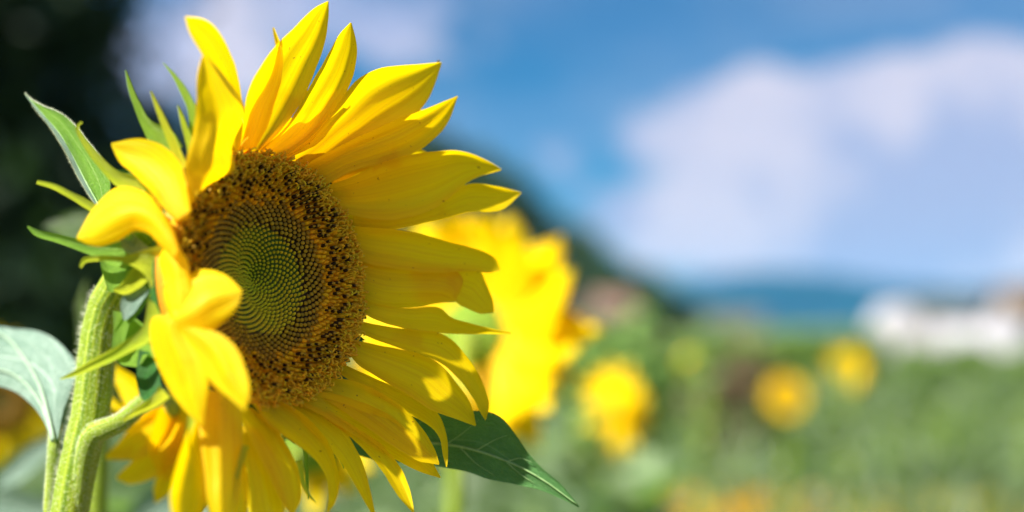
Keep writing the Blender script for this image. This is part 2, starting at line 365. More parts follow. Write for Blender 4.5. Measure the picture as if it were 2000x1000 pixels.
def house(px, d, wid, dep, hw, hr, wall, roofm, label, rz=0):
    b = P(px, 640, d); o = root('farm_house', (b[0], b[1], 0), label, 'house'); o.rotation_euler.z = rz
    V, Fc = box(-wid / 2, wid / 2, 0, dep, 0, hw); wl = link('wall', mesh('wall', V, Fc, wall, smooth=False), o)
    e = .3; V = [(-wid / 2 - e, -e, hw - .1), (wid / 2 + e, -e, hw - .1), (wid / 2 + e, dep / 2, hw + hr), (-wid / 2 - e, dep / 2, hw + hr), (wid / 2 + e, dep + e, hw - .1), (-wid / 2 - e, dep + e, hw - .1)]
    V = np.array(V); V2 = V + (0, 0, .14); VV = np.vstack([V, V2])
    Fc = [(0, 3, 2, 1), (3, 5, 4, 2), (6, 7, 8, 9), (9, 8, 10, 11), (0, 1, 7, 6), (5, 11, 10, 4), (0, 6, 9, 3), (3, 9, 11, 5), (1, 2, 8, 7), (2, 4, 10, 8)]
    link('roof', mesh('roof', VV, Fc, roofm, smooth=False), o)
    Vg = np.array([(-wid / 2, 0, hw), (-wid / 2, dep, hw), (-wid / 2, dep / 2, hw + hr - .05), (wid / 2, 0, hw), (wid / 2, dep, hw), (wid / 2, dep / 2, hw + hr - .05)])
    for q in (0, 3): link('gable', mesh('gable', Vg[q:q + 3], [(0, 2, 1)] if q == 0 else [(0, 1, 2)], wall, smooth=False), o)
    k = max(2, int(wid / 2))
    for i in range(k):
        x = -wid / 2 + wid * (i + .5) / k
        if i == k // 2: V, Fc = box(x - .42, x + .42, -.05, .02, 0.0, min(2.0, hw - .2)); link('door', mesh('door', V, Fc, WOOD, smooth=False), o)
        else:
            V, Fc = box(x - .45, x + .45, -.05, .02, hw * .4, hw * .78); f = link('window', mesh('window', V, Fc, WHITE, smooth=False), o)
            V, Fc = box(x - .37, x + .37, -.07, -.052, hw * .4 + .08, hw * .78 - .08); link('pane', mesh('pane', V, Fc, GLASS, smooth=False), f)
    return o
house(2045, 62, 2.6, 4, 1.95, 1.0, WHITE, TILE, 'white cottage with an orange tiled roof at the right edge')
house(1885, 74, 4.6, 4, 1.9, .75, WALL, DARKROOF, 'low shed with a dark roof behind the long white polytunnel')
house(1205, 170, 5, 5, 3.0, 2.2, WALLD, TILED, 'pinkish farmhouse with a tiled roof at the foot of the wooded hill', .3)
house(1430, 190, 8, 6, 2.2, 1.2, WALLD, DARKROOF, 'pale grey farmhouse far off between the hill and the field', -.2)
shr = (trunk_mesh('stem', 1.2, .06, BARK, 21, .5), crown_mesh('foliage', .85, .9, 1.0, 60, 30, .13, 22, TLG))
shd = (trunk_mesh('stem', 1.2, .05, BARK, 23, .4), crown_mesh('foliage', .5, .75, .8, 45, 26, .10, 24, TLD))
shk = (trunk_mesh('stem', 2, .1, BARK, 25, 1), crown_mesh('foliage', 1.7, 1.2, 1.2, 70, 30, .26, 26, TL))
def shrub(px, d, meshes, sc, label, group=None):
    b = P(px, 640, d); o = root('shrub', (b[0], b[1], 0), label, 'shrub', group); o.scale = (sc,) * 3; o.rotation_euler.z = px
    link('stem', meshes[0], o); link('foliage', meshes[1], o)
shrub(1225, 14, shr, .72, 'tall pale green bush in front of the pinkish farmhouse')
shrub(1445, 13, shd, .72, 'dry brown bush standing in the middle of the field'); shrub(1480, 15, shd, .5, 'small dry bush right of the tall brown one')
for i, (px, d, s) in enumerate([(1840, 100, 1.2), (1920, 96, 1.0), (2080, 90, 1.3), (1985, 110, 1.3)]):
    shrub(px, d, shk, s, 'dark green hedge bush beyond the field', 'hedge bushes along the far side of the field')
for i in range(26):
    shrub(1330 + i * 29 + (i * 37 % 17), 30 + (i * 13 % 22), shr, (.55 + (i * 7 % 5) * .03 if 1330 + i * 29 < 1680 else .22 + (i * 11 % 7) * .045), 'green crop bush at the far end of the field', 'crop bushes at the far end of the field')

# ------------------------------------------------------------------ sunflower plants of the field
def leaf_mesh(name, L, Wd, seed, mat, droop=.5):
    r = random.Random(seed); nu, nv = 15, 9; V = []; UV = []
    for i in range(nu):
        u = i / (nu - 1); w_ = Wd * (math.sin(math.pi * min(1, u * .98 + .02)) ** .55) * (1 - u * .62) * (1 if u < .985 else .1)
        for j in range(nv):
            s = j / (nv - 1) * 2 - 1; y = s * w_ * (1 + .04 * math.sin(u * 40 + seed))
            ang = droop * u * 1.5; x = L * math.sin(ang + .001) / (droop * 1.5); z = -L * (1 - math.cos(ang)) / (droop * 1.5)
            z += abs(s) * w_ * .35 + .012 * math.sin(u * 14 + s * 3 + seed) * abs(s); V.append((x - (abs(s) ** 2) * .12 * L * (1 - u) ** 3, y, z)); UV.append((u, j / (nv - 1)))
    return mesh(name, V, grid_faces(nu, nv), mat, uvs=UV)
LM = [leaf_mesh('leaf', 1, .42, s, LEAF_BG, .35 + .17 * s) for s in range(4)]
def petal_mesh(name, L, Wd, seed, mat, bend):
    nu, nv = 12, 7; V = []; UV = []
    for i in range(nu):
        u = i / (nu - 1); w_ = Wd * (.35 + .65 * math.sin(math.pi * min(1, u * .9 + .12))) * (1 - u ** 6)
        for j in range(nv):
            s = j / (nv - 1) * 2 - 1; V.append((L * u, s * w_, bend * L * u * u + abs(s) * w_ * .25 - .02 * L * math.sin(s * 6 + seed))); UV.append((u, j / (nv - 1)))
    return mesh(name, V, grid_faces(nu, nv), mat, uvs=UV)
LMP = [leaf_mesh('leaf', 1, .42, s, LEAF_PALE_FAR, .35 + .17 * s) for s in range(4)]
PM = [petal_mesh('petal', 1, .24, s, PETAL_BG, (-.25, .12, -.5)[s]) for s in range(3)]
def disc_mesh(name, cols):
    nr, ns = 9, 28; V = []; C = []
    for i in range(nr):
        r = i / (nr - 1)
        for j in range(ns):
            a = j * 2 * math.pi / ns; V.append((r * math.cos(a), r * math.sin(a), .16 * math.sin(r * math.pi * .95) + .03 * math.sin(j * 3.7 + i * 2.1) * (r > .3))); C.append(cols[min(len(cols) - 1, int(r * len(cols)))])
    return mesh(name, V, grid_faces(nr, ns, True)[:, ::-1], FLORET, cols=C)
DM = disc_mesh('flower_disc', [(.12, .16, .02), (.2, .12, .02), (.30, .12, .01), (.5, .24, .01), (.55, .28, .01)])
def calyx_mesh():
    nr, ns = 8, 24; V = []; UV = []
    for i in range(nr):
        q = i / (nr - 1)
        for j in range(ns):
            a = j * 2 * math.pi / ns; r = (1.08 - .92 * q ** 2); V.append((r * math.cos(a), r * math.sin(a), -.05 - .75 * q)); UV.append((q, j / ns))
    return mesh('calyx', V, grid_faces(nr, ns, True), BRACT, uvs=UV)
CM = calyx_mesh()
STK = {}
def frame(n, c=(0, 0, 0), s=1.0, spin=0.0):
    n = Vector(n).normalized(); x = Vector((0, 0, 1)).cross(n)
    if x.length < .1: x = Vector((1, 0, 0))
    x.normalize(); y = n.cross(x); M = Matrix((x, y, n)).transposed().to_4x4()
    return Matrix.Translation(c) @ M @ Matrix.Rotation(spin, 4, 'Z') @ Matrix.Scale(s, 4)
def sunflower(px, py, d, label, n=None, Rd=.05, Lp=.085, npet=24, nleaf=9, ls=.19, group=None, lift=.1, seed=0, cat='sunflower', name='sunflower', rows=2, stalk_r=.011, lowest=.25, lm=None):
    lm = lm or LM
    r = random.Random(seed + 100); c = P(px, py, d); off = np.array(n if n else (0, 0, 1.0)); off = off / np.linalg.norm(off)
    neck = c - off * Rd * .75; base = np.array([neck[0] - off[0] * .05 + r.uniform(-.03, .03), neck[1] - off[1] * .05, 0])
    o = root(name, tuple(base), label, cat, group)
    top = neck - base
    pts = [(0, 0, -.05), (r.uniform(-.02, .02), r.uniform(-.02, .02), top[2] * .5), tuple(np.array([0, 0, top[2] - .02]) + r.uniform(-.01, .01)), tuple(top)] if n else [(0, 0, -.05), (.01, .01, top[2] * .5), tuple(top)]
    V, Fc, UV = tube(pts, [stalk_r * 1.3, stalk_r, stalk_r * .8, stalk_r * .9][:len(pts)], 8, 14); link('stalk', mesh('stalk', V, Fc, STEM, uvs=UV), o)
    for i in range(nleaf):
        z = top[2] * (lowest + (.97 - lowest) * (i + .5) / nleaf); a = i * 2.4 + r.uniform(-.5, .5); sc = ls * r.uniform(.75, 1.15) * (1.0 if i < nleaf - 3 or n else .6)
        x = float(np.interp(z, [p[2] for p in pts], [p[0] for p in pts])); y = float(np.interp(z, [p[2] for p in pts], [p[1] for p in pts]))
        M = Matrix.Translation((x, y, z)) @ Matrix.Rotation(a, 4, 'Z') @ Matrix.Rotation(-r.uniform(.1, .7), 4, 'Y') @ Matrix.Translation((sc * .25, 0, 0)) @ Matrix.Scale(sc, 4)
        lf = link('leaf', lm[r.randrange(4)], o, mw=M)
        if 'pet' not in STK:
            V, Fc, UV = tube([(-.27, 0, 0), (-.1, 0, .02), (.02, 0, 0)], [.02, .015, .012], 5, 5); STK['pet'] = mesh('petiole', V, Fc, STEM, uvs=UV)
        link('petiole', STK['pet'], lf)
    if not n:
        for i in range(7):
            sc = ls * r.uniform(.45, .7); M = Matrix.Translation((pts[-1][0], pts[-1][1], top[2] - .004 * i)) @ Matrix.Rotation(i * 2.4, 4, 'Z') @ Matrix.Rotation(-r.uniform(.35, 1.2), 4, 'Y') @ Matrix.Translation((sc * .08, 0, 0)) @ Matrix.Scale(sc, 4)
            link('leaf', lm[r.randrange(4)], o, mw=M)
    if n:
        cc = Vector(c - base); link('flower_disc', DM, o, mw=frame(n, cc, Rd)); link('calyx', CM, o, mw=frame(n, cc, Rd))
        for k in range(npet * rows // 2):
            a = k * 2 * math.pi / (npet * rows / 2) * 1.0 + r.uniform(-.08, .08); row = k % 2
            M = frame(n, cc) @ Matrix.Rotation(a, 4, 'Z') @ Matrix.Translation((Rd * .93, 0, -.006 * row)) @ Matrix.Rotation(-lift - r.uniform(-.18, .2) + .15 * row, 4, 'Y') @ Matrix.Rotation(r.uniform(-.15, .15), 4, 'X') @ Matrix.Scale(Lp * r.uniform(.85, 1.12), 4)
            link('petal', PM[r.randrange(3)], o, mw=M)
    return o
sunflower(925, 652, 1.65, 'large blurred sunflower seen from behind, right of the sharp sunflower', (.3, .93, -.18), .04, .112, 70, 7, .2, None, -.05, 1, lowest=.1)
sunflower(1196, 795, 3.3, 'blurred yellow sunflower turned sideways, lower right of the large blurred one', (.88, .42, .12), .02, .088, 50, 8, .2, None, .45, 2)
sunflower(1537, 775, 6.0, 'far sunflower facing us with an orange-brown centre, left of the yellow one', (.15, -.97, .1), .050, .050, 44, 9, .2, None, .15, 3)
sunflower(1655, 717, 6.0, 'far plain yellow sunflower higher up, just below the white polytunnel', (.62, .72, .2), .03, .068, 44, 10, .2, None, .1, 4)
sunflower(1350, 710, 6.4, 'small dull greenish yellow sunflower seen from behind, near the brown bush', (-.3, .9, .3), .035, .030, 22, 8, .2, None, .9, 5)
sunflower(-5, 785, 1.9, 'blurred orange sunflower at the left edge behind the pale leaf', (.5, -.8, .1), .05, .05, 24, 5, .2, None, .2, 6)
sunflower(600, 860, 1.5, 'blurred sunflower mostly hidden below the sharp flower head', (.1, .95, .2), .035, .045, 24, 5, .2, None, .1, 8)

# leafy plants without a flower in sight
line_px = [-400, 0, 150, 300, 500, 700, 900, 1050, 1180, 1300, 1420, 1500, 1700, 1850, 2000, 2300]
line_py = [860, 850, 880, 900, 920, 880, 850, 830, 760, 735, 790, 740, 770, 735, 755, 750]
r2 = random.Random(21); protos = []
def copy_plant(src, loc, rz, sc, label, group, name='sunflower_plant'):
    o = src.copy(); COL.objects.link(o); o.location = loc; o.rotation_euler.z = rz; o.scale = (1, 1, sc) if False else (sc, sc, sc); o['label'] = label; o['group'] = group
    for ch in src.children:
        c = ch.copy(); COL.objects.link(c); c.parent = o
        for g in ch.children: e = g.copy(); COL.objects.link(e); e.parent = c
    return o
used = {}
LAB = 'blurred leafy sunflower plant without a flower in the field'; GRP = 'leafy sunflower plants of the field'
for k in range(5):
    protos.append(sunflower(1000, 640 + (1.25 - 1.0) / 6 * F, 6, LAB, None, nleaf=13, ls=.23, lm=(LMP if k > 2 else LM), seed=40 + k, group=GRP, name='sunflower_plant', cat='plant', lowest=.12))
bpy.context.view_layer.update()
cnt = 0
spots = []
for d, n_ in ((1.35, 8), (1.8, 9), (2.4, 11), (3.2, 12), (4.3, 13), (9.0, 12), (10.5, 15), (12.5, 17), (15, 20), (19, 22), (24, 24), (31, 26)):
    x0, x1 = (-350, 2150) if d > 2 else (-250, 1330)
    if 2 < d < 5: x0, x1 = (-250, 1330)
    if d > 8: x0, x1 = (700, 2150)
    for i in range(n_):
        spots.append((x0 + (x1 - x0) * (i + r2.uniform(.1, .9)) / n_, d * r2.uniform(.9, 1.12)))
for px, d in spots:
    ln = np.interp(px, line_px, line_py) + r2.uniform(-12, 60)
    if d < 2.2: ln += 50
    if d > 17: ln = min(ln, 715 + r2.uniform(-25, 40))
    h = CAMZ - (ln - 640) / F * d - (.13 if d < 5 else .05)
    if h < .35: continue
    src = protos[cnt % 5] if cnt < 5 or cnt % 2 else protos[3 + cnt % 4 // 2] if d < 5 else protos[cnt % 3]; sc = h / 1.05; b = P(px, 640, d); loc = (b[0], b[1], 0)
    LAB = ('pale grey-green' if src in protos[3:] else 'fresh green') + (' leafy plant blurred right behind the big sunflower' if d < 5 else ' leafy plant in the middle of the field' if d < 14 else ' leafy plant far back in the field')
    if cnt < 5: src['label'] = LAB; src.location = loc; src.scale = (sc,) * 3; src.rotation_euler.z = r2.uniform(0, 6)
    else: copy_plant(src, loc, r2.uniform(0, 6), sc, LAB, GRP)
    cnt += 1

# low orange and yellow blooms in front of the crop at the right
def marigolds():
    r = np.random.default_rng(3); n = 1300
    px = np.where(r.uniform(0, 1, n) < .6, r.normal(1400, 75, n), r.uniform(1300, 2150, n)); d = r.uniform(7.0, 8.9, n); z = r.uniform(.12, .25, n); c = P(px, np.full(n, 640.), d); c[:, 2] = z
    V = []; Fs = []; k = 0; Cl = []
    for i in range(n):
        s = r.uniform(.018, .035); ring = [(s * math.cos(a), s * math.sin(a), .35 * s) for a in np.arange(8) * math.pi / 4]
        V.append(c[i] + (0, 0, .4 * s)); V += [c[i] + (q[0] * (1 if j % 2 else .7), q[1] * (1 if j % 2 else .7), q[2] * (j % 2)) for j, q in enumerate(ring)]; V.append(c[i] - (0, 0, z[i]))
        col = (.85, .5, .03) if c[i][0] < 1.9 else ((.5, .45, .04) if i % 3 else (.75, .5, .05)); Cl += [col] * 9 + [(.1, .2, .03)]
        Fs += [(k, k + 1 + j, k + 1 + (j + 1) % 8) for j in range(8)] + [(k + 1, k + 9, k + 5)]; k += 10
    o = link('marigold_bed', mesh('marigold_bed', V, Fs, FLORET, cols=Cl, smooth=False)); tag(o, 'bed of low orange and yellow flowers along the bottom right', 'flowers', kind='stuff')
marigolds()
def weeds():
    r = np.random.default_rng(9); n = 30000
    d = np.exp(r.uniform(math.log(5), math.log(60), n)); px = r.uniform(-300, 2300, n); c = P(px, np.full(n, 640.), d); c[:, 2] = 0
    a = r.uniform(0, 6.28, n); s = r.uniform(.05, .16, n) * (1 + d / 30); h = r.uniform(.08, .4, n)
    dx = np.stack([np.cos(a) * s * .25, np.sin(a) * s * .25, 0 * a], 1); tip = np.stack([np.sin(a) * s, -np.cos(a) * s, h], 1)
    V = np.stack([c - dx, c + dx, c + tip * .6 + dx, c + tip * 1.0], 1).reshape(-1, 3)
    uvs = np.tile([(0, .3), (0, .7), (.6, .7), (1, .5)], (n, 1))
    o = link('weeds', mesh('weeds', V, np.arange(4 * n).reshape(-1, 4), LEAF_BG, uvs=uvs, smooth=False)); tag(o, 'low weeds and grass covering the field between the plants', 'weeds', kind='stuff')
weeds()

# ------------------------------------------------------------------ the main sunflower
HC = P(512, 545, .70); HN = np.array([.775, -.625, .10]); HN /= np.linalg.norm(HN); HR = .0615
stem_pts = [HC - HN * .030, HC - HN * .052, P(300, 530, .762), P(240, 545, .778), P(206, 600, .786), P(192, 660, .786), P(186, 720, .785), P(178, 800, .784), P(156, 890, .782), P(136, 1000, .78), P(110, 1180, .78)]
sx, sy = float(P(60, 1600, .78)[0]), float(P(60, 1600, .78)[1])
stem_pts += [np.array([sx, sy, .45]), np.array([sx, sy, -.05])]
MR = root('sunflower', (sx, sy, 0), 'big sharp yellow sunflower in the foreground with its hairy green stem', 'sunflower')
stem_rad = [.022, .013, .0095, .0095, .0098, .0098, .0102, .0100, .0100, .0101, .0104, .012, .014]
V, Fc, UV = tube(stem_pts, stem_rad, 40, 90, ridges=9, ramp_=.018)
V += np.random.default_rng(2).normal(0, .00012, V.shape)
STEMO = wobj('stem', V, Fc, STEM, MR, uvs=UV)

def plane_pts(px, py, efun, C=HC, N=HN, it=14):
    d0 = ray(px, py); e = np.zeros(np.shape(px)); den = d0 @ N
    for k in range(it):
        tt = ((C + 0) @ N + e - CP @ N) / den
        X = CP + d0 * tt[..., None]; rel = X - C; rad = np.linalg.norm(rel - (rel @ N)[..., None] * N, axis=-1)
        e = .5 * e + .5 * efun(rad)
    return X
def smooth_noise(u, s, seed, a=1.0):
    r = np.random.default_rng(seed); z = 0
    for i in range(4):
        z = z + np.sin(u * r.uniform(2, 7) + s * r.uniform(2, 7) + r.uniform(0, 6.3)) * r.uniform(.4, 1) / (1 + .4 * i)
    return z * a * .4
def sheet(name, L, Rr, parent, mat, h0=0.0, lift=.3, cup=0.0, fold=0.0, fn=2, droop=0.0, tilt=0.0, seed=0, nu=34, nv=15, rough=1.0, depth=None, twist=0.0, prof=None, edge=1.3):
    """a petal, bract or leaf: left and right edge from base to tip, set on a cone round the flower's axis (or at a depth of its own)"""
    A = spline(L, nu); B = spline(Rr, nu); uq = np.linspace(0, 1, nu); rw = np.random.default_rng(seed + 900)
    for E_ in (A, B):
        wob = sum(np.sin(uq * f + rw.uniform(0, 6.3)) * g for f, g in ((9, .55), (21, .35), (47, .22))) * np.sin(np.pi * uq) ** .6 * edge
        TT = np.gradient(E_, axis=0); TT /= np.linalg.norm(TT, axis=1)[:, None] + 1e-9; E_ += np.stack([-TT[:, 1], TT[:, 0]], 1) * wob[:, None]
    s = np.linspace(0, 1, nv)[None, :]; u = np.linspace(0, 1, nu)[:, None]
    px = A[:, :1] * (1 - s) + B[:, :1] * s; py = A[:, 1:] * (1 - s) + B[:, 1:] * s
    wpx = np.linalg.norm(A - B, axis=1)[:, None] / 3900.; uu = np.broadcast_to(u, px.shape); ss = np.broadcast_to(s, px.shape)
    c_ = 2 * ss - 1
    env = np.sin(np.pi * np.clip(uu, 0, 1)) ** .5
    ex = cup * .75 * wpx * (c_ ** 2 - .4) + fold * .3 * wpx * np.cos(c_ * np.pi * fn) * env + tilt * wpx * c_ + twist * wpx * c_ * (2 * uu - 1) + smooth_noise(uu, ss, seed, .0016 * rough) * env
    ex = ex + droop * uu ** 2
    if prof is not None: ex = ex + np.interp(uu, np.linspace(0, 1, len(prof)), prof)
    if depth is None: X = plane_pts(px, py, lambda rad: h0 + lift * np.clip(rad - HR, -.012, 1) + ex)
    else:
        dd = depth(px, py, uu) if callable(depth) else depth + 0 * px
        X = P(px, py, dd - ex)
    UV = np.stack([uu, ss], -1).reshape(-1, 2); Fg = grid_faces(nu, nv)
    return wobj(name, X.reshape(-1, 3), Fg, mat, parent, uvs=UV)
def ribbon(pts, wid):                               # centre line and width -> the two edges
    p = np.array(pts, float); T = np.gradient(p, axis=0); T /= np.linalg.norm(T, axis=1)[:, None]; Nn = np.stack([-T[:, 1], T[:, 0]], 1); w_ = np.array(wid, float)[:, None] / 2
    return p + Nn * w_, p - Nn * w_

# receptacle (green back of the head)
def disc_frame():
    n = Vector(HN); x = Vector((0, 0, 1)).cross(n).normalized(); y = n.cross(x); return np.array([x, y, n])
DF = disc_frame()
def dl(p): return HC + np.asarray(p) @ DF           # disc-local -> place
nr, ns = 16, 60; V = []; UVr = []
for i in range(nr):
    q = i / (nr - 1); rr = HR * (1.0 - .78 * q ** 1.4); z = -.004 - .040 * math.sin(q * math.pi / 2)
    for j in range(ns):
        a = j * 2 * math.pi / ns; V.append(dl((rr * math.cos(a), rr * math.sin(a), z))); UVr.append((q, j / ns))
wobj('receptacle', V, grid_faces(nr, ns, True), BRACT_DARK, MR, uvs=UVr)

# disc with its florets
def disc_z(r): return -.0075 * np.exp(-(r / .30) ** 2) - .002 * np.exp(-(r / .1) ** 2) + .003 * np.clip((r - .5) / .3, 0, 1)
nr, ns = 40, 96; V = []; Cl = []
for i in range(nr):
    q = i / (nr - 1)
    for j in range(ns):
        a = j * 2 * math.pi / ns; z = disc_z(q) - (.006 * (max(0, q - .93) / .07) ** 2); V.append((q * HR * math.cos(a), q * HR * math.sin(a), z))
        Cl.append((.07, .13, .012) if q < .43 else ((.07, .035, .008) if q < .6 else (.8, .34, .015)))
disc = link('flower_disc', mesh('flower_disc', V, grid_faces(nr, ns, True)[:, ::-1], FLORET, cols=Cl), MR)
disc.matrix_local = Matrix.Translation(Vector(HC - ORG[MR.name])) @ Matrix(DF).transposed().to_4x4()
NF = 1900; GA = 2.399963
rf = random.Random(3)
def lathe(prof, seg, c=(0, 0, 0), ax=(0, 0, 1), close=True):
    n = Vector(ax).normalized(); M = np.array(Vector((0, 0, 1)).rotation_difference(n).to_matrix()); V = []; Fs = []
    for r, z in prof:
        for j in range(seg): a = j * 2 * math.pi / seg; V.append((r * math.cos(a), r * math.sin(a), z))
    V = np.array(V) @ M.T + np.array(c); Fs = [tuple(f) for f in grid_faces(len(prof), seg, True)]
    return V, Fs
class Acc:
    def __init__(s): s.V = []; s.F = []; s.C = []; s.n = 0
    def add(s, V, Fs, col):
        s.V.append(V); s.F += [tuple(int(i) + s.n for i in f) for f in Fs]
        s.C.append(np.broadcast_to(np.array(col, float), (len(V), 3)) if np.ndim(col) == 1 else np.array(col)); s.n += len(V)
    def out(s, name, parent, kind=None):
        o = link(name, mesh(name, np.vstack(s.V), s.F, FLORET, cols=np.vstack(s.C)), parent)
        if kind: o['kind'] = kind
        return o
inner, mid, openf, corolla, curls = Acc(), Acc(), Acc(), Acc(), Acc()
def anther(c, ax, rad, ln, tipc):
    prof = [(rad * .7, 0), (rad, ln * .12), (rad * .95, ln * .75), (rad * .6, ln * .9), (0.0001, ln)]
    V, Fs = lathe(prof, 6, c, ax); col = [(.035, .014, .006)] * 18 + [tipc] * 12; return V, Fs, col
def curl(c, ax, ln, r0, rnd, col, acc):
    ax = Vector(ax).normalized(); s = ax.orthogonal().normalized(); s.rotate(Matrix.Rotation(rnd.uniform(0, 6.28), 3, ax)); b = Vector(c)
    k = rnd.uniform(.5, 1.1)
    pts = [b, b + ax * ln * .45 + s * ln * .08, b + ax * ln * .8 + s * ln * .28 * k, b + ax * ln * .88 + s * ln * .52 * k, b + ax * ln * .66 + s * ln * .62 * k]
    V, Fs, _ = tube(np.array(pts), [r0, r0 * .9, r0 * .8, r0 * .75, r0 * .5], 5, 9, cap=False); acc.add(V, Fs, col)
cand = []
for i in range(NF):
    tt = (i + .5) / NF; r = tt ** .59; a = i * GA; x, y = HR * r * math.cos(a), HR * r * math.sin(a); z = float(disc_z(r)); rr = r + rf.uniform(-.035, .035)
    sp = HR * math.sqrt(2 * math.pi * r * .59 * tt ** (-.41) / NF)
    rad = Vector((math.cos(a), math.sin(a), 0)); tang = Vector((-math.sin(a), math.cos(a), 0))
    if rr < .45:
        k = r / .45; ax = (Vector((0, 0, 1)) - rad * (.55 - .3 * k) + tang * .35)
        g = (.58 + .10 * k + rf.uniform(-.03, .03), .66 - .10 * k + rf.uniform(-.04, .04), .03)
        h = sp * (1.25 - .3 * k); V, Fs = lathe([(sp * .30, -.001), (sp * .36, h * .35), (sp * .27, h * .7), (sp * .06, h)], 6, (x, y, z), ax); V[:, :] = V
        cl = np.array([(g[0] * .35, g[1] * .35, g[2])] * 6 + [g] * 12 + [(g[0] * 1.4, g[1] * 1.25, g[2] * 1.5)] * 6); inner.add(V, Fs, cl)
    elif rr < .635:
        k = (r - .45) / .18; side = .5 + .5 * math.cos(a - .2)
        vb = rf.uniform(.6, 1.1); top = ((.50 + .05 * k) * vb, (.34 - .05 * k) * vb, .02); h = sp * .95
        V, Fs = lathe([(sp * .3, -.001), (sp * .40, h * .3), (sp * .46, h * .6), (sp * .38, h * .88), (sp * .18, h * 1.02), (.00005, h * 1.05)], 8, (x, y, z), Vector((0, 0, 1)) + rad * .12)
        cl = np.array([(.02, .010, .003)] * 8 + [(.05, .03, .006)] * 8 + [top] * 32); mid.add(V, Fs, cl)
    else:
        ax = Vector((0, 0, 1)) + rad * (.15 + .5 * max(0, r - .8)) + Vector((rf.uniform(-.15, .15), rf.uniform(-.15, .15), 0))
        hh = .0035 + .003 * max(0, (r - .7) / .3)
        oc_ = (.95 + rf.uniform(-.10, .03), .52 + rf.uniform(-.07, .06), .012)
        V, Fs = lathe([(sp * .5, -.001), (sp * .48, hh * .4), (sp * .34, hh * .8), (sp * .12, hh * 1.05)], 6, (x, y, z), ax); corolla.add(V, Fs, oc_)
        if rr > .655 and rr < .90: cand.append((x, y, z + hh * .8, ax.normalized(), r, a))
        if rr > .81:
            for q in range(3 if rr > .90 else 2):
                gold = (.93 + rf.uniform(-.15, .04), .58 + rf.uniform(-.1, .06), .02)
                curl((x + rf.uniform(-1, 1) * sp * .4, y + rf.uniform(-1, 1) * sp * .4, z + hh * .5), ax + Vector((rf.uniform(-.5, .5), rf.uniform(-.5, .5), 0)) + rad * .25, rf.uniform(.0034, .0060), .00054, rf, gold, curls)
        elif rf.random() < .08: curl((x, y, z + hh * .6), ax, .003, .0004, rf, (.85, .42, .02), curls)
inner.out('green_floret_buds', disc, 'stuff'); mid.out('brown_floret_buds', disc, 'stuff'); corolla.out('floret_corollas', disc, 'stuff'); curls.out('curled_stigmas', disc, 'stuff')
# the open florets with black anther tubes one by one
am = []
for s in range(3):
    ac = Acc(); V, Fs, cl = anther((0, 0, 0), (0, 0, 1), .00082 + .00008 * s, .0032 + .0004 * s, (.55, .32, .03)); ac.add(V, Fs, cl)
    V, Fs = lathe([(.0001, .0027 + .0004 * s), (.00042, .0030 + .0004 * s), (.0003, .0036 + .0004 * s), (.0001, .0038 + .0004 * s)], 5); ac.add(V, Fs, (.66, .42, .05))
    am.append(mesh('disc_floret', np.vstack(ac.V), ac.F, FLORET, cols=np.vstack(ac.C)))
rf.shuffle(cand)
pick = [c for c in cand if rf.random() < .55][:298]
for x, y, z, ax, r, a in pick:
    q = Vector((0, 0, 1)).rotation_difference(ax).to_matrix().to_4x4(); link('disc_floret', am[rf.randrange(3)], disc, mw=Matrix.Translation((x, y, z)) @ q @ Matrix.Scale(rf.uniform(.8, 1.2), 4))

# petals round the disc: left edge, right edge (base -> tip)
def petal(L, Rr, layer, **k):
    k.setdefault('seed', petal.n); petal.n += 1
    if 'lift' in k and L[0][0] > 585: k['lift'] += .17
    elif 'lift' in k: k['lift'] += .06
    return sheet('petal', L, Rr, MR, PETAL, h0=k.pop('h0', .0005) + layer * .0011, **k)
petal.n = 1
# upper side
petal([(425, 310), (448, 240), (440, 170), (410, 130), (385, 90), (368, 60), (361, 34)], [(470, 300), (474, 215), (465, 150), (452, 105), (428, 62), (400, 38), (363, 32)], 3, lift=.35, cup=.25, fold=.05)
petal([(372, 400), (362, 330), (378, 255), (382, 200), (384, 150), (393, 112)], [(400, 362), (458, 332), (452, 285), (478, 215), (440, 150), (398, 106)], 9, lift=.25, cup=-.3, fold=.07, h0=.006)
petal([(470, 300), (475, 230), (490, 165), (530, 100), (575, 52), (612, 17), (640, 2)], [(512, 292), (548, 255), (585, 205), (612, 150), (634, 85), (641, 40), (642, 3)], 3, lift=.32, cup=.2, fold=.09, fn=2)
petal([(462, 298), (492, 215), (528, 150), (538, 100), (532, 54)], [(500, 288), (525, 240), (548, 160), (552, 100), (536, 54)], 5, lift=.30, cup=-.5, fold=.06)
petal([(505, 296), (560, 245), (600, 178), (622, 140), (642, 102), (664, 65), (684, 44)], [(556, 306), (610, 265), (655, 212), (684, 165), (695, 125), (696, 85), (687, 45)], 4, lift=.33, cup=.25, fold=.10, fn=2)
petal([(500, 300), (530, 262), (560, 235), (590, 222), (640, 170)], [(560, 306), (590, 290), (620, 262), (640, 235), (665, 180)], 2, lift=.28, cup=.2, fold=.05)
petal([(548, 308), (600, 268), (650, 212), (695, 158), (740, 134), (800, 127), (861, 121)], [(620, 338), (680, 296), (745, 262), (795, 236), (824, 210), (846, 175), (863, 124)], 2, lift=.36, cup=.18, fold=.10, fn=2)
petal([(590, 325), (670, 282), (745, 246), (810, 221), (858, 202), (894, 187)], [(635, 362), (695, 332), (755, 316), (806, 301), (838, 280), (872, 245), (894, 190)], 4, lift=.38, cup=.22, fold=.11, fn=2)
petal([(640, 362), (690, 345), (745, 318), (800, 302), (855, 295), (905, 296), (948, 311), (979, 329)], [(655, 408), (700, 424), (750, 430), (800, 424), (846, 408), (884, 382), (925, 350), (979, 332)], 5, lift=.40, cup=.2, fold=.07, fn=2)
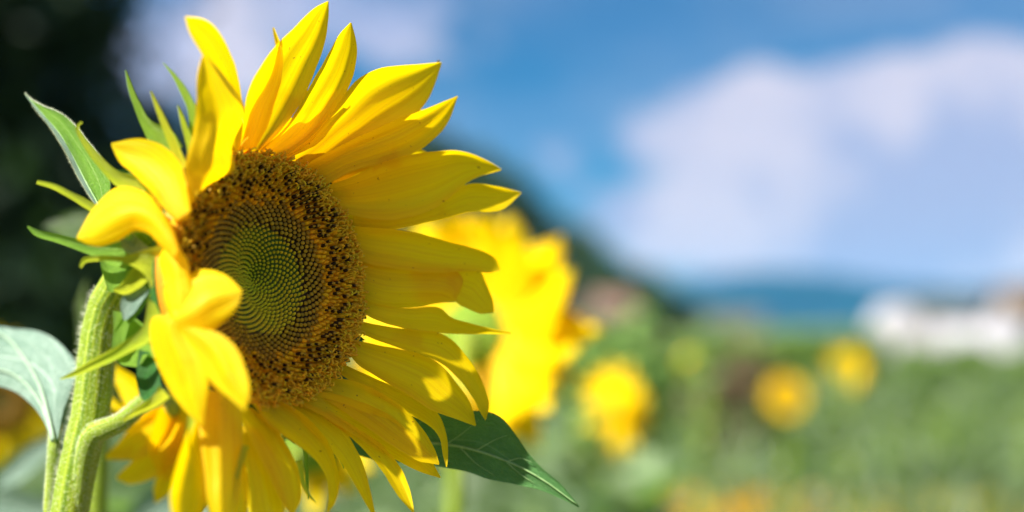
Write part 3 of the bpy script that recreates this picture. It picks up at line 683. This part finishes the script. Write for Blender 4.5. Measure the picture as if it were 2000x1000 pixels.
petal([(690, 422), (760, 425), (815, 412), (862, 388), (902, 363), (926, 357), (962, 362), (1018, 375)], [(692, 442), (740, 450), (800, 443), (855, 430), (915, 414), (970, 412), (995, 400), (1018, 378)], 3, lift=.42, cup=.2, fold=.08, fn=2)
# right side
petal([(680, 440), (725, 445), (795, 451), (850, 464), (905, 480), (945, 492), (968, 506), (977, 526)], [(676, 478), (695, 505), (740, 520), (800, 528), (860, 533), (910, 530), (955, 533), (976, 529)], 5, lift=.44, cup=.25, fold=.06, fn=2)
petal([(690, 512), (740, 516), (810, 522), (870, 522), (905, 545), (890, 588)], [(688, 556), (715, 588), (760, 600), (815, 600), (860, 592), (888, 590)], 4, lift=.44, cup=-.2, fold=.06)
petal([(800, 525), (870, 525), (935, 528), (950, 555), (962, 585), (965, 608)], [(810, 590), (850, 588), (880, 586), (905, 600), (935, 612), (963, 611)], 2, lift=.42, cup=.2)
petal([(692, 574), (725, 591), (790, 601), (855, 600), (882, 620), (935, 636), (1000, 650)], [(694, 594), (720, 618), (765, 636), (825, 647), (890, 652), (945, 653), (1000, 653)], 3, lift=.42, cup=.25, fold=.05, fn=2)
petal([(695, 625), (760, 638), (822, 646), (870, 656), (908, 690), (938, 738), (956, 785), (949, 820)], [(697, 648), (745, 668), (800, 688), (855, 706), (895, 738), (922, 775), (938, 806), (948, 821)], 2, lift=.40, cup=.35, fold=.08, fn=2)
petal([(680, 662), (722, 670), (795, 686), (852, 706), (890, 745), (918, 785), (930, 830)], [(676, 684), (700, 712), (740, 738), (785, 765), (838, 799), (890, 818), (928, 832)], 4, lift=.36, cup=.3, fold=.07, fn=2)
petal([(655, 704), (700, 724), (760, 752), (820, 780), (855, 806), (872, 845), (875, 885), (873, 912)], [(645, 718), (690, 748), (745, 778), (795, 806), (835, 830), (858, 855), (864, 885), (871, 912)], 2, lift=.34, cup=.3, fold=.06)
petal([(632, 736), (690, 744), (745, 768), (790, 798), (822, 832), (848, 875), (858, 905)], [(622, 772), (680, 810), (730, 845), (780, 880), (815, 900), (840, 905), (857, 908)], 3, lift=.34, cup=.25, fold=.08, fn=2)
petal([(566, 768), (625, 764), (692, 780), (755, 808), (802, 848), (838, 892), (861, 932)], [(588, 790), (635, 815), (690, 850), (740, 880), (785, 904), (822, 922), (859, 934)], 5, lift=.32, cup=.22, fold=.08, fn=2)
petal([(640, 800), (690, 832), (742, 866), (778, 905), (800, 955), (809, 1000)], [(632, 815), (680, 850), (722, 890), (755, 935), (778, 970), (806, 1001)], 2, lift=.32, cup=.3, fold=.06)
# lower side
petal([(552, 782), (600, 790), (645, 812), (676, 845), (704, 892), (722, 950), (734, 1010)], [(545, 790), (575, 812), (612, 848), (650, 885), (680, 925), (705, 968), (731, 1012)], 3, lift=.30, cup=.3, fold=.08, fn=2)
petal([(545, 782), (590, 808), (632, 850), (655, 895), (663, 940), (655, 980), (640, 1002)], [(492, 788), (530, 835), (580, 868), (612, 895), (634, 925), (640, 960), (638, 1000)], 5, lift=.28, cup=.35, fold=.08, fn=2)
petal([(492, 796), (535, 832), (566, 880), (586, 930), (588, 975), (572, 1008)], [(466, 800), (488, 858), (512, 905), (535, 950), (552, 985), (570, 1008)], 4, lift=.26, cup=.3, fold=.10, fn=2)
petal([(500, 840), (535, 900), (552, 960), (556, 1030), (550, 1060)], [(470, 830), (474, 890), (480, 960), (495, 1030), (545, 1060)], 2, lift=.24, cup=-.25, fold=.1, fn=2)
petal([(470, 770), (476, 850), (472, 920), (464, 990), (440, 1060)], [(400, 760), (388, 830), (395, 920), (405, 990), (436, 1060)], 6, lift=.24, cup=-.35, fold=.12, fn=2, h0=.004)
petal([(420, 770), (425, 850), (415, 930), (395, 1000), (360, 1050)], [(388, 790), (360, 860), (338, 930), (333, 990), (355, 1050)], 4, lift=.22, cup=.3, fold=.12, fn=2, h0=.002)
petal([(440, 800), (470, 880), (485, 950), (478, 1040)], [(420, 820), (430, 900), (440, 970), (472, 1040)], 3, lift=.2, cup=.3, fold=.1, h0=.002)
# a back row that closes the ring
for L, Rr in (([(560, 315), (620, 260), (680, 200), (740, 165), (790, 160)], [(600, 335), (670, 290), (730, 240), (775, 200), (793, 165)]),
              ([(610, 335), (690, 270), (760, 235), (820, 215), (850, 215)], [(640, 365), (720, 330), (790, 300), (835, 255), (852, 220)]),
              ([(630, 350), (700, 318), (770, 290), (820, 290), (860, 318)], [(650, 400), (730, 385), (800, 360), (845, 335), (862, 322)]),
              ([(660, 395), (740, 400), (820, 400), (880, 395)], [(680, 445), (750, 450), (830, 432), (883, 400)]),
              ([(670, 450), (730, 490), (790, 515), (840, 540)], [(680, 540), (730, 545), (790, 555), (842, 545)]),
              ([(520, 300), (560, 270), (600, 240), (630, 215)], [(570, 320), (610, 300), (640, 265), (634, 220)])):
    petal(L, Rr, -2, lift=.22, cup=.15, fold=.05)
# near left side, folded over the disc
def face(d, x0, y0, a, b): return lambda px, py, u: d + a * (np.asarray(px) - x0) + b * (np.asarray(py) - y0) * np.where(np.asarray(py) > y0, .6, 1)
petal([(345, 430), (318, 405), (295, 375), (262, 342), (235, 318), (217, 284)], [(372, 412), (364, 360), (352, 318), (318, 286), (272, 270), (218, 279)], 8, depth=face(0.648, 345, 430, -.00006, -.00008), cup=.3, fold=.12, fn=1)
petal([(345, 432), (350, 425), (352, 405)], [(368, 428), (372, 420), (366, 400)], 8, lift=0, cup=-.5, h0=.004, nu=12)
petal([(338, 505), (312, 478), (290, 455), (262, 452), (232, 470), (190, 482), (150, 468)], [(350, 485), (335, 445), (312, 405), (280, 374), (230, 366), (185, 402), (151, 460)], 10, depth=face(0.640, 335, 470, -.00009, -.00010), cup=-.45, fold=.10)
petal([(335, 625), (322, 590), (318, 545), (310, 510), (318, 488)], [(375, 620), (378, 580), (370, 540), (366, 505), (342, 482)], 12, depth=face(0.637, 345, 600, -.00010, -.00008), cup=-.5, fold=.1)
petal([(335, 600), (352, 560), (378, 532), (410, 527), (448, 542), (472, 566)], [(350, 648), (380, 652), (412, 646), (442, 625), (466, 598), (473, 572)], 14, depth=face(0.634, 345, 620, -.00005, -.00012), cup=-.35, fold=.1)
petal([(330, 618), (298, 622), (294, 665), (308, 715), (332, 765), (368, 808), (394, 832)], [(345, 625), (372, 655), (402, 700), (408, 745), (404, 785), (400, 810), (397, 832)], 13, depth=face(0.635, 345, 620, -.00011, -.00004), cup=-.3, fold=.14)
petal([(350, 640), (368, 668), (392, 705), (415, 748), (445, 775), (476, 802)], [(385, 640), (425, 650), (458, 675), (480, 718), (488, 765), (480, 803)], 16, depth=face(0.630, 360, 640, -.00009, -.00009), cup=-.3, fold=.15)

# ------------------------------------------------------------------ bracts
def bract(pts, wid, mat=BRACT, h=-.01, h1=None, **k):
    L, Rr = ribbon(pts, wid); h1 = h if h1 is None else h1
    k.setdefault('cup', .35); k.setdefault('seed', 200 + bract.n); bract.n += 1
    if pts[0][0] < 395 and pts[0][1] < 800: b0 = .664 if pts[0][1] < 400 else .650; k['depth'] = lambda px, py, u: b0 + (330 - np.asarray(px)) * .00014
    k.setdefault('edge', .6)
    return sheet('bract', L, Rr, MR, mat, h0=0, lift=0, nu=k.pop('nu', 26), nv=9, prof=[h, (h + h1) / 2, h1], rough=.5, **k)
bract.n = 0
bract([(325, 300), (312, 268), (285, 240), (265, 200), (252, 165), (245, 137)], [70, 52, 22, 13, 9, 2], BRACT, -.012, -.006)
bract([(382, 300), (378, 225), (360, 180), (340, 148), (318, 122)], [28, 20, 15, 8, 1], BRACT, -.012, -.012)
bract([(355, 330), (342, 290), (322, 245), (305, 205), (294, 178)], [26, 18, 14, 9, 2], BRACT_LIME, -.004, .004)
bract([(378, 300), (368, 270), (356, 235), (347, 206)], [24, 14, 10, 2], BRACT_LIME, -.008, -.006)
bract([(300, 390), (262, 362), (225, 345), (190, 310), (165, 278), (150, 250), (160, 238)], [70, 44, 26, 17, 11, 7, 5], BRACT_LIME, -.002, .012)
bract([(262, 362), (245, 350), (215, 338)], [50, 42, 16], BRACT_DARK, -.016, -.014)
bract([(210, 425), (180, 405), (140, 382), (105, 364), (72, 355)], [18, 17, 14, 12, 8], BRACT_LIME, -.010, .000)
bract([(300, 505), (260, 490), (215, 490), (165, 480), (110, 465), (72, 455), (54, 442)], [100, 80, 52, 26, 16, 13, 4], BRACT, -.012, .002)
bract([(300, 500), (260, 510), (225, 520), (215, 570)], [110, 90, 70, 10], BRACT, -.020, -.018)
bract([(312, 520), (285, 510), (240, 506), (195, 504), (165, 508), (157, 522)], [95, 50, 13, 11, 11, 6], BRACT_LIME, -.002, .008)
bract([(300, 460), (285, 500), (270, 560), (262, 600), (250, 632)], [60, 62, 56, 34, 4], BRACT, -.010, -.006)
bract([(275, 470), (262, 485), (248, 478), (236, 468)], [46, 34, 24, 6], LEAF_PALE, -.004, .0)
bract([(285, 560), (262, 580), (250, 600), (243, 625)], [20, 36, 34, 6], LEAF_PALE, -.006, -.004)
bract([(288, 520), (262, 548), (240, 565), (222, 566)], [40, 36, 22, 6], BRACT_LIME, -.005, -.002)
bract([(318, 600), (290, 650), (240, 682), (190, 708), (150, 728), (118, 740)], [66, 34, 24, 19, 12, 3], BRACT_LIME, -.002, .010)
bract([(290, 640), (260, 680), (262, 700), (270, 715)], [110, 90, 60, 10], BRACT, -.016, -.010)
bract([(240, 610), (234, 650), (225, 690), (205, 712)], [40, 26, 22, 4], BRACT, -.012, -.008)
bract([(300, 690), (290, 730), (296, 770), (310, 792)], [60, 46, 44, 8], BRACT_DARK, -.012, -.008)
bract([(322, 765), (300, 785), (270, 802), (240, 822)], [30, 22, 14, 3], BRACT_LIME, -.004, .006)
bract([(385, 790), (372, 830), (362, 870), (356, 900)], [26, 14, 10, 2], BRACT_LIME, .012, .014)
bract([(480, 870), (468, 910), (458, 960), (452, 1005)], [14, 12, 9, 4], BRACT_LIME, .020, .026)
bract([(595, 850), (598, 890), (600, 930), (602, 975)], [18, 9, 7, 2], BRACT, .0, .0)
bract([(585, 900), (592, 940), (603, 965), (618, 982)], [12, 9, 6, 1], BRACT_LIME, .012, .016)
bract([(655, 850), (664, 890), (672, 915)], [14, 8, 2], BRACT, .0, .0)
# green tips peeping out between the petals beside the disc
for pts, wd in ([(640, 370), (656, 372), (685, 356)], [40, 24, 2]), ([(540, 305), (552, 298), (562, 292)], [12, 9, 2]), ([(680, 415), (690, 412), (702, 418)], [10, 7, 2]), ([(678, 458), (688, 452), (704, 453)], [12, 9, 2]), \
               ([(688, 608), (700, 612), (716, 622)], [34, 26, 3]), ([(670, 655), (692, 657), (712, 664)], [16, 14, 2]), ([(655, 700), (672, 702), (684, 706)], [16, 12, 3]), ([(636, 725), (655, 730), (676, 738)], [14, 10, 2]), ([(618, 752), (628, 756), (634, 768)], [30, 22, 3]), \
               ([(612, 335), (618, 336), (624, 333)], [8, 6, 2]), ([(680, 560), (694, 562), (702, 572)], [12, 8, 2]), ([(520, 795), (540, 800), (560, 812)], [14, 9, 2]):
    bract(pts, wd, BRACT_DARK, .004, .0045, cup=.2, nu=10)
def sepal_ring():                                   # a second row of green bracts behind the petals, all round the back
    r = random.Random(8)
    for k in range(26):
        a = k * 2 * math.pi / 26 + r.uniform(-.1, .1)
        if abs(math.atan2(math.sin(a - math.pi), math.cos(a - math.pi))) < 1.35: continue
        nu, nv = 12, 5; V = []; UV = []; L = r.uniform(.03, .04)
        for i in range(nu):
            u = i / (nu - 1); wd = .0115 * (1 - u) ** .8 * (1 + .8 * u * (1 - u)); rr = HR * .95 + L * u * .7; z = -.0035 + .22 * L * u * .7
            for j in range(nv):
                s = j / (nv - 1) * 2 - 1; V.append(dl((rr * math.cos(a) - s * wd * math.sin(a), rr * math.sin(a) + s * wd * math.cos(a), z - .3 * abs(s) * wd))); UV.append((u, j / (nv - 1)))
        wobj('bract', V, grid_faces(nu, nv), BRACT_DARK, MR, uvs=UV)
sepal_ring()

# ------------------------------------------------------------------ side branch and the second head behind
SC_ = P(378, 800, .885); SN = np.array([.35, .90, .15]); SN /= np.linalg.norm(SN)
br = [P(150, 1000, .776), P(164, 900, .774), P(180, 850, .772), P(205, 838, .772), P(240, 822, .776), P(280, 788, .79), P(325, 770, .805), SC_ - SN * .02]
V, Fc, UV = tube(br, [.004, .005, .0058, .0055, .0050, .0048, .0045, .004], 20, 40, ridges=5, ramp_=.05); wobj('branch', V, Fc, STEM, MR, uvs=UV)
nr, ns = 10, 30; V = []; UVs = []
xa = np.cross((0, 0, 1), SN); xa /= np.linalg.norm(xa); ya = np.cross(SN, xa)
for i in range(nr):
    q = i / (nr - 1); rr = .011 * math.cos(q * 1.45) + .001
    for j in range(ns): a = j * 2 * math.pi / ns; V.append(SC_ + xa * rr * math.cos(a) + ya * rr * math.sin(a) - SN * .02 * math.sin(q * 1.5)); UVs.append((q, j / ns))
side = wobj('side_flower', V, grid_faces(nr, ns, True), BRACT_DARK, MR, uvs=UVs); side['label'] = 'smaller yellow flower head on the side branch, low left behind the main head'
def spetal(L, Rr, dz, **k):
    return sheet('petal', L, Rr, side, PETAL, depth=lambda px, py, u: .845 + dz + .02 * u, cup=k.get('cup', .3), fold=.1, seed=300 + int(dz * 1000), nu=24, nv=11)
spetal([(345, 775), (300, 790), (262, 826), (228, 866), (206, 890)], [(350, 830), (328, 868), (282, 893), (240, 899), (207, 897)], 0)
spetal([(345, 800), (292, 858), (256, 900), (227, 931)], [(372, 840), (342, 900), (302, 934), (255, 946), (229, 937)], .004)
spetal([(345, 840), (322, 895), (300, 950), (302, 982)], [(380, 850), (362, 910), (330, 965), (306, 983)], .008)
spetal([(335, 770), (300, 762), (262, 735), (226, 712)], [(345, 810), (290, 815), (250, 800), (222, 745)], .006)
spetal([(335, 780), (285, 790), (240, 790), (214, 770)], [(345, 815), (290, 835), (240, 840), (214, 800)], .010)
spetal([(360, 840), (352, 900), (345, 960), (352, 1010)], [(400, 840), (405, 900), (392, 970), (358, 1010)], .006)
spetal([(395, 830), (410, 900), (430, 960), (470, 1000)], [(430, 810), (470, 860), (490, 930), (475, 1000)], .010)
spetal([(320, 775), (300, 830), (290, 880), (320, 940)], [(400, 775), (410, 850), (390, 910), (325, 942)], -.004)
spetal([(350, 770), (330, 730), (335, 700)], [(395, 770), (390, 730), (345, 695)], .004)

# ------------------------------------------------------------------ leaves of the main plant
def vein(pts, rad, depthf, parent, mat, n=24):
    p = spline(np.array(pts, float), n); X = depthf(p[:, 0], p[:, 1]); V, Fc, UV = tube(X, np.linspace(rad, rad * .3, n), 6); o = wobj('vein', V, Fc, mat, parent, uvs=UV); return o
VEIN = flat_mat('vein_pale', (.20, .34, .13), (.26, .40, .17), 200, .5, .2, (.3, .5, .1)); VEINP = flat_mat('vein_downy', (.27, .38, .27), (.33, .44, .32), 200, .6, .2, (.4, .6, .3))
ldp = lambda px, py, u=None: .755 - .00013 * (np.asarray(px) - 130) - .00007 * (np.asarray(py) - 300)
tl = sheet('leaf', [(206, 418), (212, 385), (214, 352), (200, 318), (185, 294), (165, 269), (145, 244), (118, 222), (88, 209), (60, 194), (48, 182)],
           [(200, 418), (190, 395), (175, 368), (158, 335), (142, 302), (122, 268), (104, 245), (86, 225), (72, 208), (58, 194), (48, 183)], MR, LEAF_YOUNG, depth=ldp, cup=.35, fold=.04, seed=401, nu=44, nv=17)
tl['label'] = 'fresh green pointed leaf with a hairy edge, upper left'
sheet('leaf', [(200, 418), (190, 395), (175, 368), (158, 335), (142, 302), (122, 268), (104, 245), (86, 225), (72, 208), (58, 194), (48, 183)],
      [(197, 418), (186, 400), (167, 370), (148, 337), (130, 301), (111, 268), (93, 242), (74, 219), (62, 203), (53, 192), (48, 184)], MR, LEAF_PALE, depth=lambda px, py, u: ldp(px, py) + .0, cup=.2, tilt=.9, seed=402, nu=44, nv=7)
vein([(200, 418), (190, 395), (175, 368), (158, 335), (142, 302), (122, 268), (104, 245), (86, 225), (58, 194)], .0006, lambda a, b: P(a, b, ldp(a, b) - .001), tl, VEIN)
V, Fc, UV = tube([P(203, 415, .738), P(225, 470, .757), P(240, 530, .775)], [.0018, .0025, .004], 10, 14); wobj('petiole', V, Fc, STEM, MR, uvs=UV)
rdp = lambda px, py, u=None: .775 - .00006 * (np.asarray(px) - 700)
rl = sheet('leaf', [(640, 830), (690, 800), (760, 785), (820, 790), (880, 804), (940, 802), (975, 812), (1008, 850), (1032, 888), (1062, 918), (1100, 950), (1132, 989)],
           [(650, 850), (680, 880), (730, 898), (800, 906), (860, 912), (905, 919), (960, 937), (1012, 946), (1058, 958), (1098, 976), (1130, 991)], MR, LEAF, depth=rdp, cup=.2, fold=.05, edge=2.4, rough=1.6, seed=403, nu=60, nv=21)
rl['label'] = 'dark green pointed leaf under the right petals'
vein([(645, 840), (750, 858), (870, 868), (930, 880), (1000, 905), (1060, 937), (1128, 986)], .0011, lambda a, b: P(a, b, rdp(a, b) - .0012), rl, VEIN, 40)
for q in ([(760, 860), (800, 835), (850, 812)], [(870, 869), (905, 845), (935, 820)], [(930, 880), (965, 860), (990, 850)], [(990, 902), (1015, 895), (1040, 903)], [(800, 862), (840, 890), (870, 905)], [(900, 875), (930, 905), (965, 928)], [(990, 903), (1015, 925), (1045, 945)]):
    vein(q, .0004, lambda a, b: P(a, b, rdp(a, b) - .001), rl, VEIN, 10)
V, Fc, UV = tube([P(645, 840, .777), P(560, 850, .80), P(420, 960, .82), P(250, 1130, .80), P(112, 1190, .782)], [.002, .0022, .0026, .003, .004], 10, 24); wobj('petiole', V, Fc, STEM, MR, uvs=UV)
# pale leaf at the left
pdp = lambda px, py, u=None: .80 + .00022 * (150 - np.asarray(px)) - .0003 * (np.asarray(py) - 750)
pl = sheet('leaf', [(100, 862), (84, 822), (62, 790), (32, 766), (0, 754), (-50, 748), (-120, 770), (-180, 800)],
           [(112, 862), (124, 800), (150, 722), (132, 686), (95, 655), (40, 642), (-60, 650), (-180, 790)], MR, LEAF_PALE, depth=pdp, cup=-.25, fold=.06, fn=1, seed=404, nu=44, nv=19)
pl['label'] = 'pale downy leaf at the left edge with light veins'
vein([(104, 860), (92, 805), (75, 748), (40, 690), (0, 652), (-80, 640)], .0016, lambda a, b: P(a, b, pdp(a, b) - .003), pl, VEINP)
vein([(102, 850), (80, 790), (45, 745), (0, 722), (-80, 720)], .0012, lambda a, b: P(a, b, pdp(a, b) - .003), pl, VEINP)
V, Fc, UV = tube([P(103, 815, .795), P(106, 870, .785), P(103, 930, .785), P(98, 1000, .785), P(100, 1150, .785)], [.0018, .0034, .0037, .0036, .004], 14, 24); wobj('petiole', V, Fc, STEM, MR, uvs=UV)
sheet('leaf', [(122, 880), (118, 820), (122, 770), (132, 735), (150, 712)], [(140, 880), (150, 820), (158, 770), (160, 740), (155, 714)], MR, LEAF_PALE, depth=.83, cup=.3, seed=405)

# leaves of a neighbouring plant right behind the stem
b = P(150, 640, 1.0); NB = root('sunflower_plant', (b[0], b[1], 0), 'out-of-focus neighbouring plant whose leaves show behind the hairy stem', 'plant')
V, Fc, UV = tube([(b[0], b[1], -.02), tuple(P(190, 900, 1.0)), tuple(P(230, 640, 1.0)), tuple(P(235, 480, 1.0))], [.012, .008, .006, .004], 10, 20); wobj('stalk', V, Fc, STEM, NB, uvs=UV)
for L, Rr, d in (([(235, 440), (190, 412), (140, 412), (85, 440)], [(235, 470), (180, 475), (130, 470), (86, 446)], 1.0),
                 ([(235, 720), (190, 640), (165, 590), (170, 545)], [(150, 720), (150, 660), (148, 600), (166, 548)], 1.02)):
    sheet('leaf', L, Rr, NB, LEAF_BG, depth=d, cup=.3, seed=int(d * 500))
b = P(-40, 640, 1.2); NB2 = root('sunflower_plant', (b[0], b[1], 0), 'pale blurred plant low at the left under the downy leaf', 'plant')
V, Fc, UV = tube([(b[0], b[1], -.02), tuple(P(-40, 1100, 1.2)), tuple(P(-20, 930, 1.2))], [.012, .008, .005], 10, 20); wobj('stalk', V, Fc, STEM, NB2, uvs=UV)
for L, Rr, d in (([(-20, 930), (40, 880), (90, 850), (130, 840)], [(-20, 960), (40, 940), (95, 890), (132, 850)], 1.2), ([(-20, 940), (60, 960), (140, 980), (220, 1040)], [(-20, 1010), (60, 1050), (150, 1070), (215, 1060)], 1.25),
                 ([(220, 1040), (280, 960), (340, 940), (420, 960)], [(230, 1090), (300, 1060), (370, 1040), (420, 990)], 1.3)):
    sheet('leaf', L, Rr, NB2, LEAF_PALE, depth=d, cup=.4, seed=int(d * 500))

# ------------------------------------------------------------------ the air
V, Fc = box(-5000, 6500, -120, 6000, -1, 260)
m, t = new_mat('haze'); pv = t.n('ShaderNodeVolumePrincipled'); pv.inputs['Color'].default_value = (.20, .60, 1, 1); pv.inputs['Density'].default_value = .00005; pv.inputs['Anisotropy'].default_value = 0
o_ = t.n('ShaderNodeOutputMaterial'); t.L.new(pv.outputs[0], o_.inputs['Volume'])
hz = link('haze', mesh('haze', V, Fc, m, smooth=False)); tag(hz, 'pale blue air over the far mountains', kind='stuff')

# ------------------------------------------------------------------ hairs
def hairs(name, roots, dirs, ln, parent, rad=.00009):
    V = []; n = len(roots); r = np.random.default_rng(5)
    a = np.cross(dirs, r.normal(size=(n, 3))); a /= np.linalg.norm(a, axis=1)[:, None]; b = np.cross(dirs, a)
    k = [a, -.5 * a + .866 * b, -.5 * a - .866 * b]
    V = np.stack([roots + q * rad for q in k] + [roots + dirs * ln[:, None]], 1).reshape(-1, 3); i = np.arange(n)[:, None] * 4
    Fc = np.concatenate([i + [0, 1, 3], i + [1, 2, 3], i + [2, 0, 3]])
    o = wobj(name, V, Fc, HAIR, parent); o['kind'] = 'stuff'; return o
r = np.random.default_rng(4); SP = spline(np.array([np.r_[p, q] for p, q in zip(stem_pts, stem_rad)]), 400)
n = 21000; idx = r.uniform(30, 330, n); cp = np.stack([np.interp(idx, np.arange(400), SP[:, k]) for k in range(4)], 1)
T = np.stack([np.interp(idx + 1, np.arange(400), SP[:, k]) for k in range(3)], 1) - cp[:, :3]; T /= np.linalg.norm(T, axis=1)[:, None]
nn = r.normal(size=(n, 3)); nn -= T * (nn * T).sum(1)[:, None]; nn /= np.linalg.norm(nn, axis=1)[:, None]
dr = nn - T * .15 + r.normal(0, .25, (n, 3)); dr /= np.linalg.norm(dr, axis=1)[:, None]
hairs('stem_hair', cp[:, :3] + nn * cp[:, 3:4] * .98, dr, r.uniform(.0012, .0042, n), MR)
def tube_hairs(pts, rads, n, lo, hi, seed):
    r = np.random.default_rng(seed); Q = spline(np.array([np.r_[p, q] for p, q in zip(pts, rads)]), 100); ix = r.uniform(0, 97, n)
    c = np.stack([np.interp(ix, np.arange(100), Q[:, k]) for k in range(4)], 1); T = np.stack([np.interp(ix + 1, np.arange(100), Q[:, k]) for k in range(3)], 1) - c[:, :3]; T /= np.linalg.norm(T, axis=1)[:, None]
    q = r.normal(size=(n, 3)); q -= T * (q * T).sum(1)[:, None]; q /= np.linalg.norm(q, axis=1)[:, None]; d = q + r.normal(0, .3, (n, 3)); d /= np.linalg.norm(d, axis=1)[:, None]
    hairs('branch_hair', c[:, :3] + q * c[:, 3:4] * .97, d, r.uniform(lo, hi, n), MR)
tube_hairs(br[:7], [.004, .005, .0058, .0055, .0050, .0048, .006], 5000, .0006, .0018, 6)
tube_hairs([P(103, 815, .795), P(106, 870, .785), P(103, 930, .785), P(98, 1000, .785)], [.0018, .0034, .0037, .0036], 3000, .0005, .0015, 7)
E = spline([(214, 385), (214, 352), (200, 318), (185, 294), (165, 269), (145, 244), (118, 222), (88, 209), (60, 194), (48, 182)], 600); E2 = spline([(186, 400), (167, 370), (148, 337), (130, 301), (111, 268), (93, 242), (74, 219), (62, 203)], 500)
EE = np.vstack([E, E2]); X = P(EE[:, 0], EE[:, 1], ldp(EE[:, 0], EE[:, 1])); sgn = np.r_[np.ones(600), -np.ones(500)]
T = np.gradient(X, axis=0); T /= np.linalg.norm(T, axis=1)[:, None]; out = np.cross(T, FW) * sgn[:, None] * -1
out2 = np.where((out @ np.array([.6, 0, .8]) * sgn > 0)[:, None], out, -out); d = out2 + T * .5 * sgn[:, None] + r.normal(0, .3, X.shape); d /= np.linalg.norm(d, axis=1)[:, None]
hairs('leaf_hair', X, d, r.uniform(.0006, .0018, len(X)), MR, .00008)
# tiny black beetle on the petal tip
bt = P(853, 122, plane_pts(np.array([853.]), np.array([122.]), lambda rad: .003 + .36 * (rad - HR))[0] @ FW - CP @ FW)
V, Fs = lathe([(.0001, 0), (.0006, .0004), (.0007, .0011), (.0004, .0018), (.0001, .002)], 8, tuple(bt), (.8, 0, .6)); BEE = flat_mat('black_shell', (.01, .01, .012), (.02, .02, .02), 500, .3)
o = link('beetle', mesh('beetle', V, Fs, BEE)); tag(o, 'tiny black beetle on the tip of an upper right petal', 'insect')
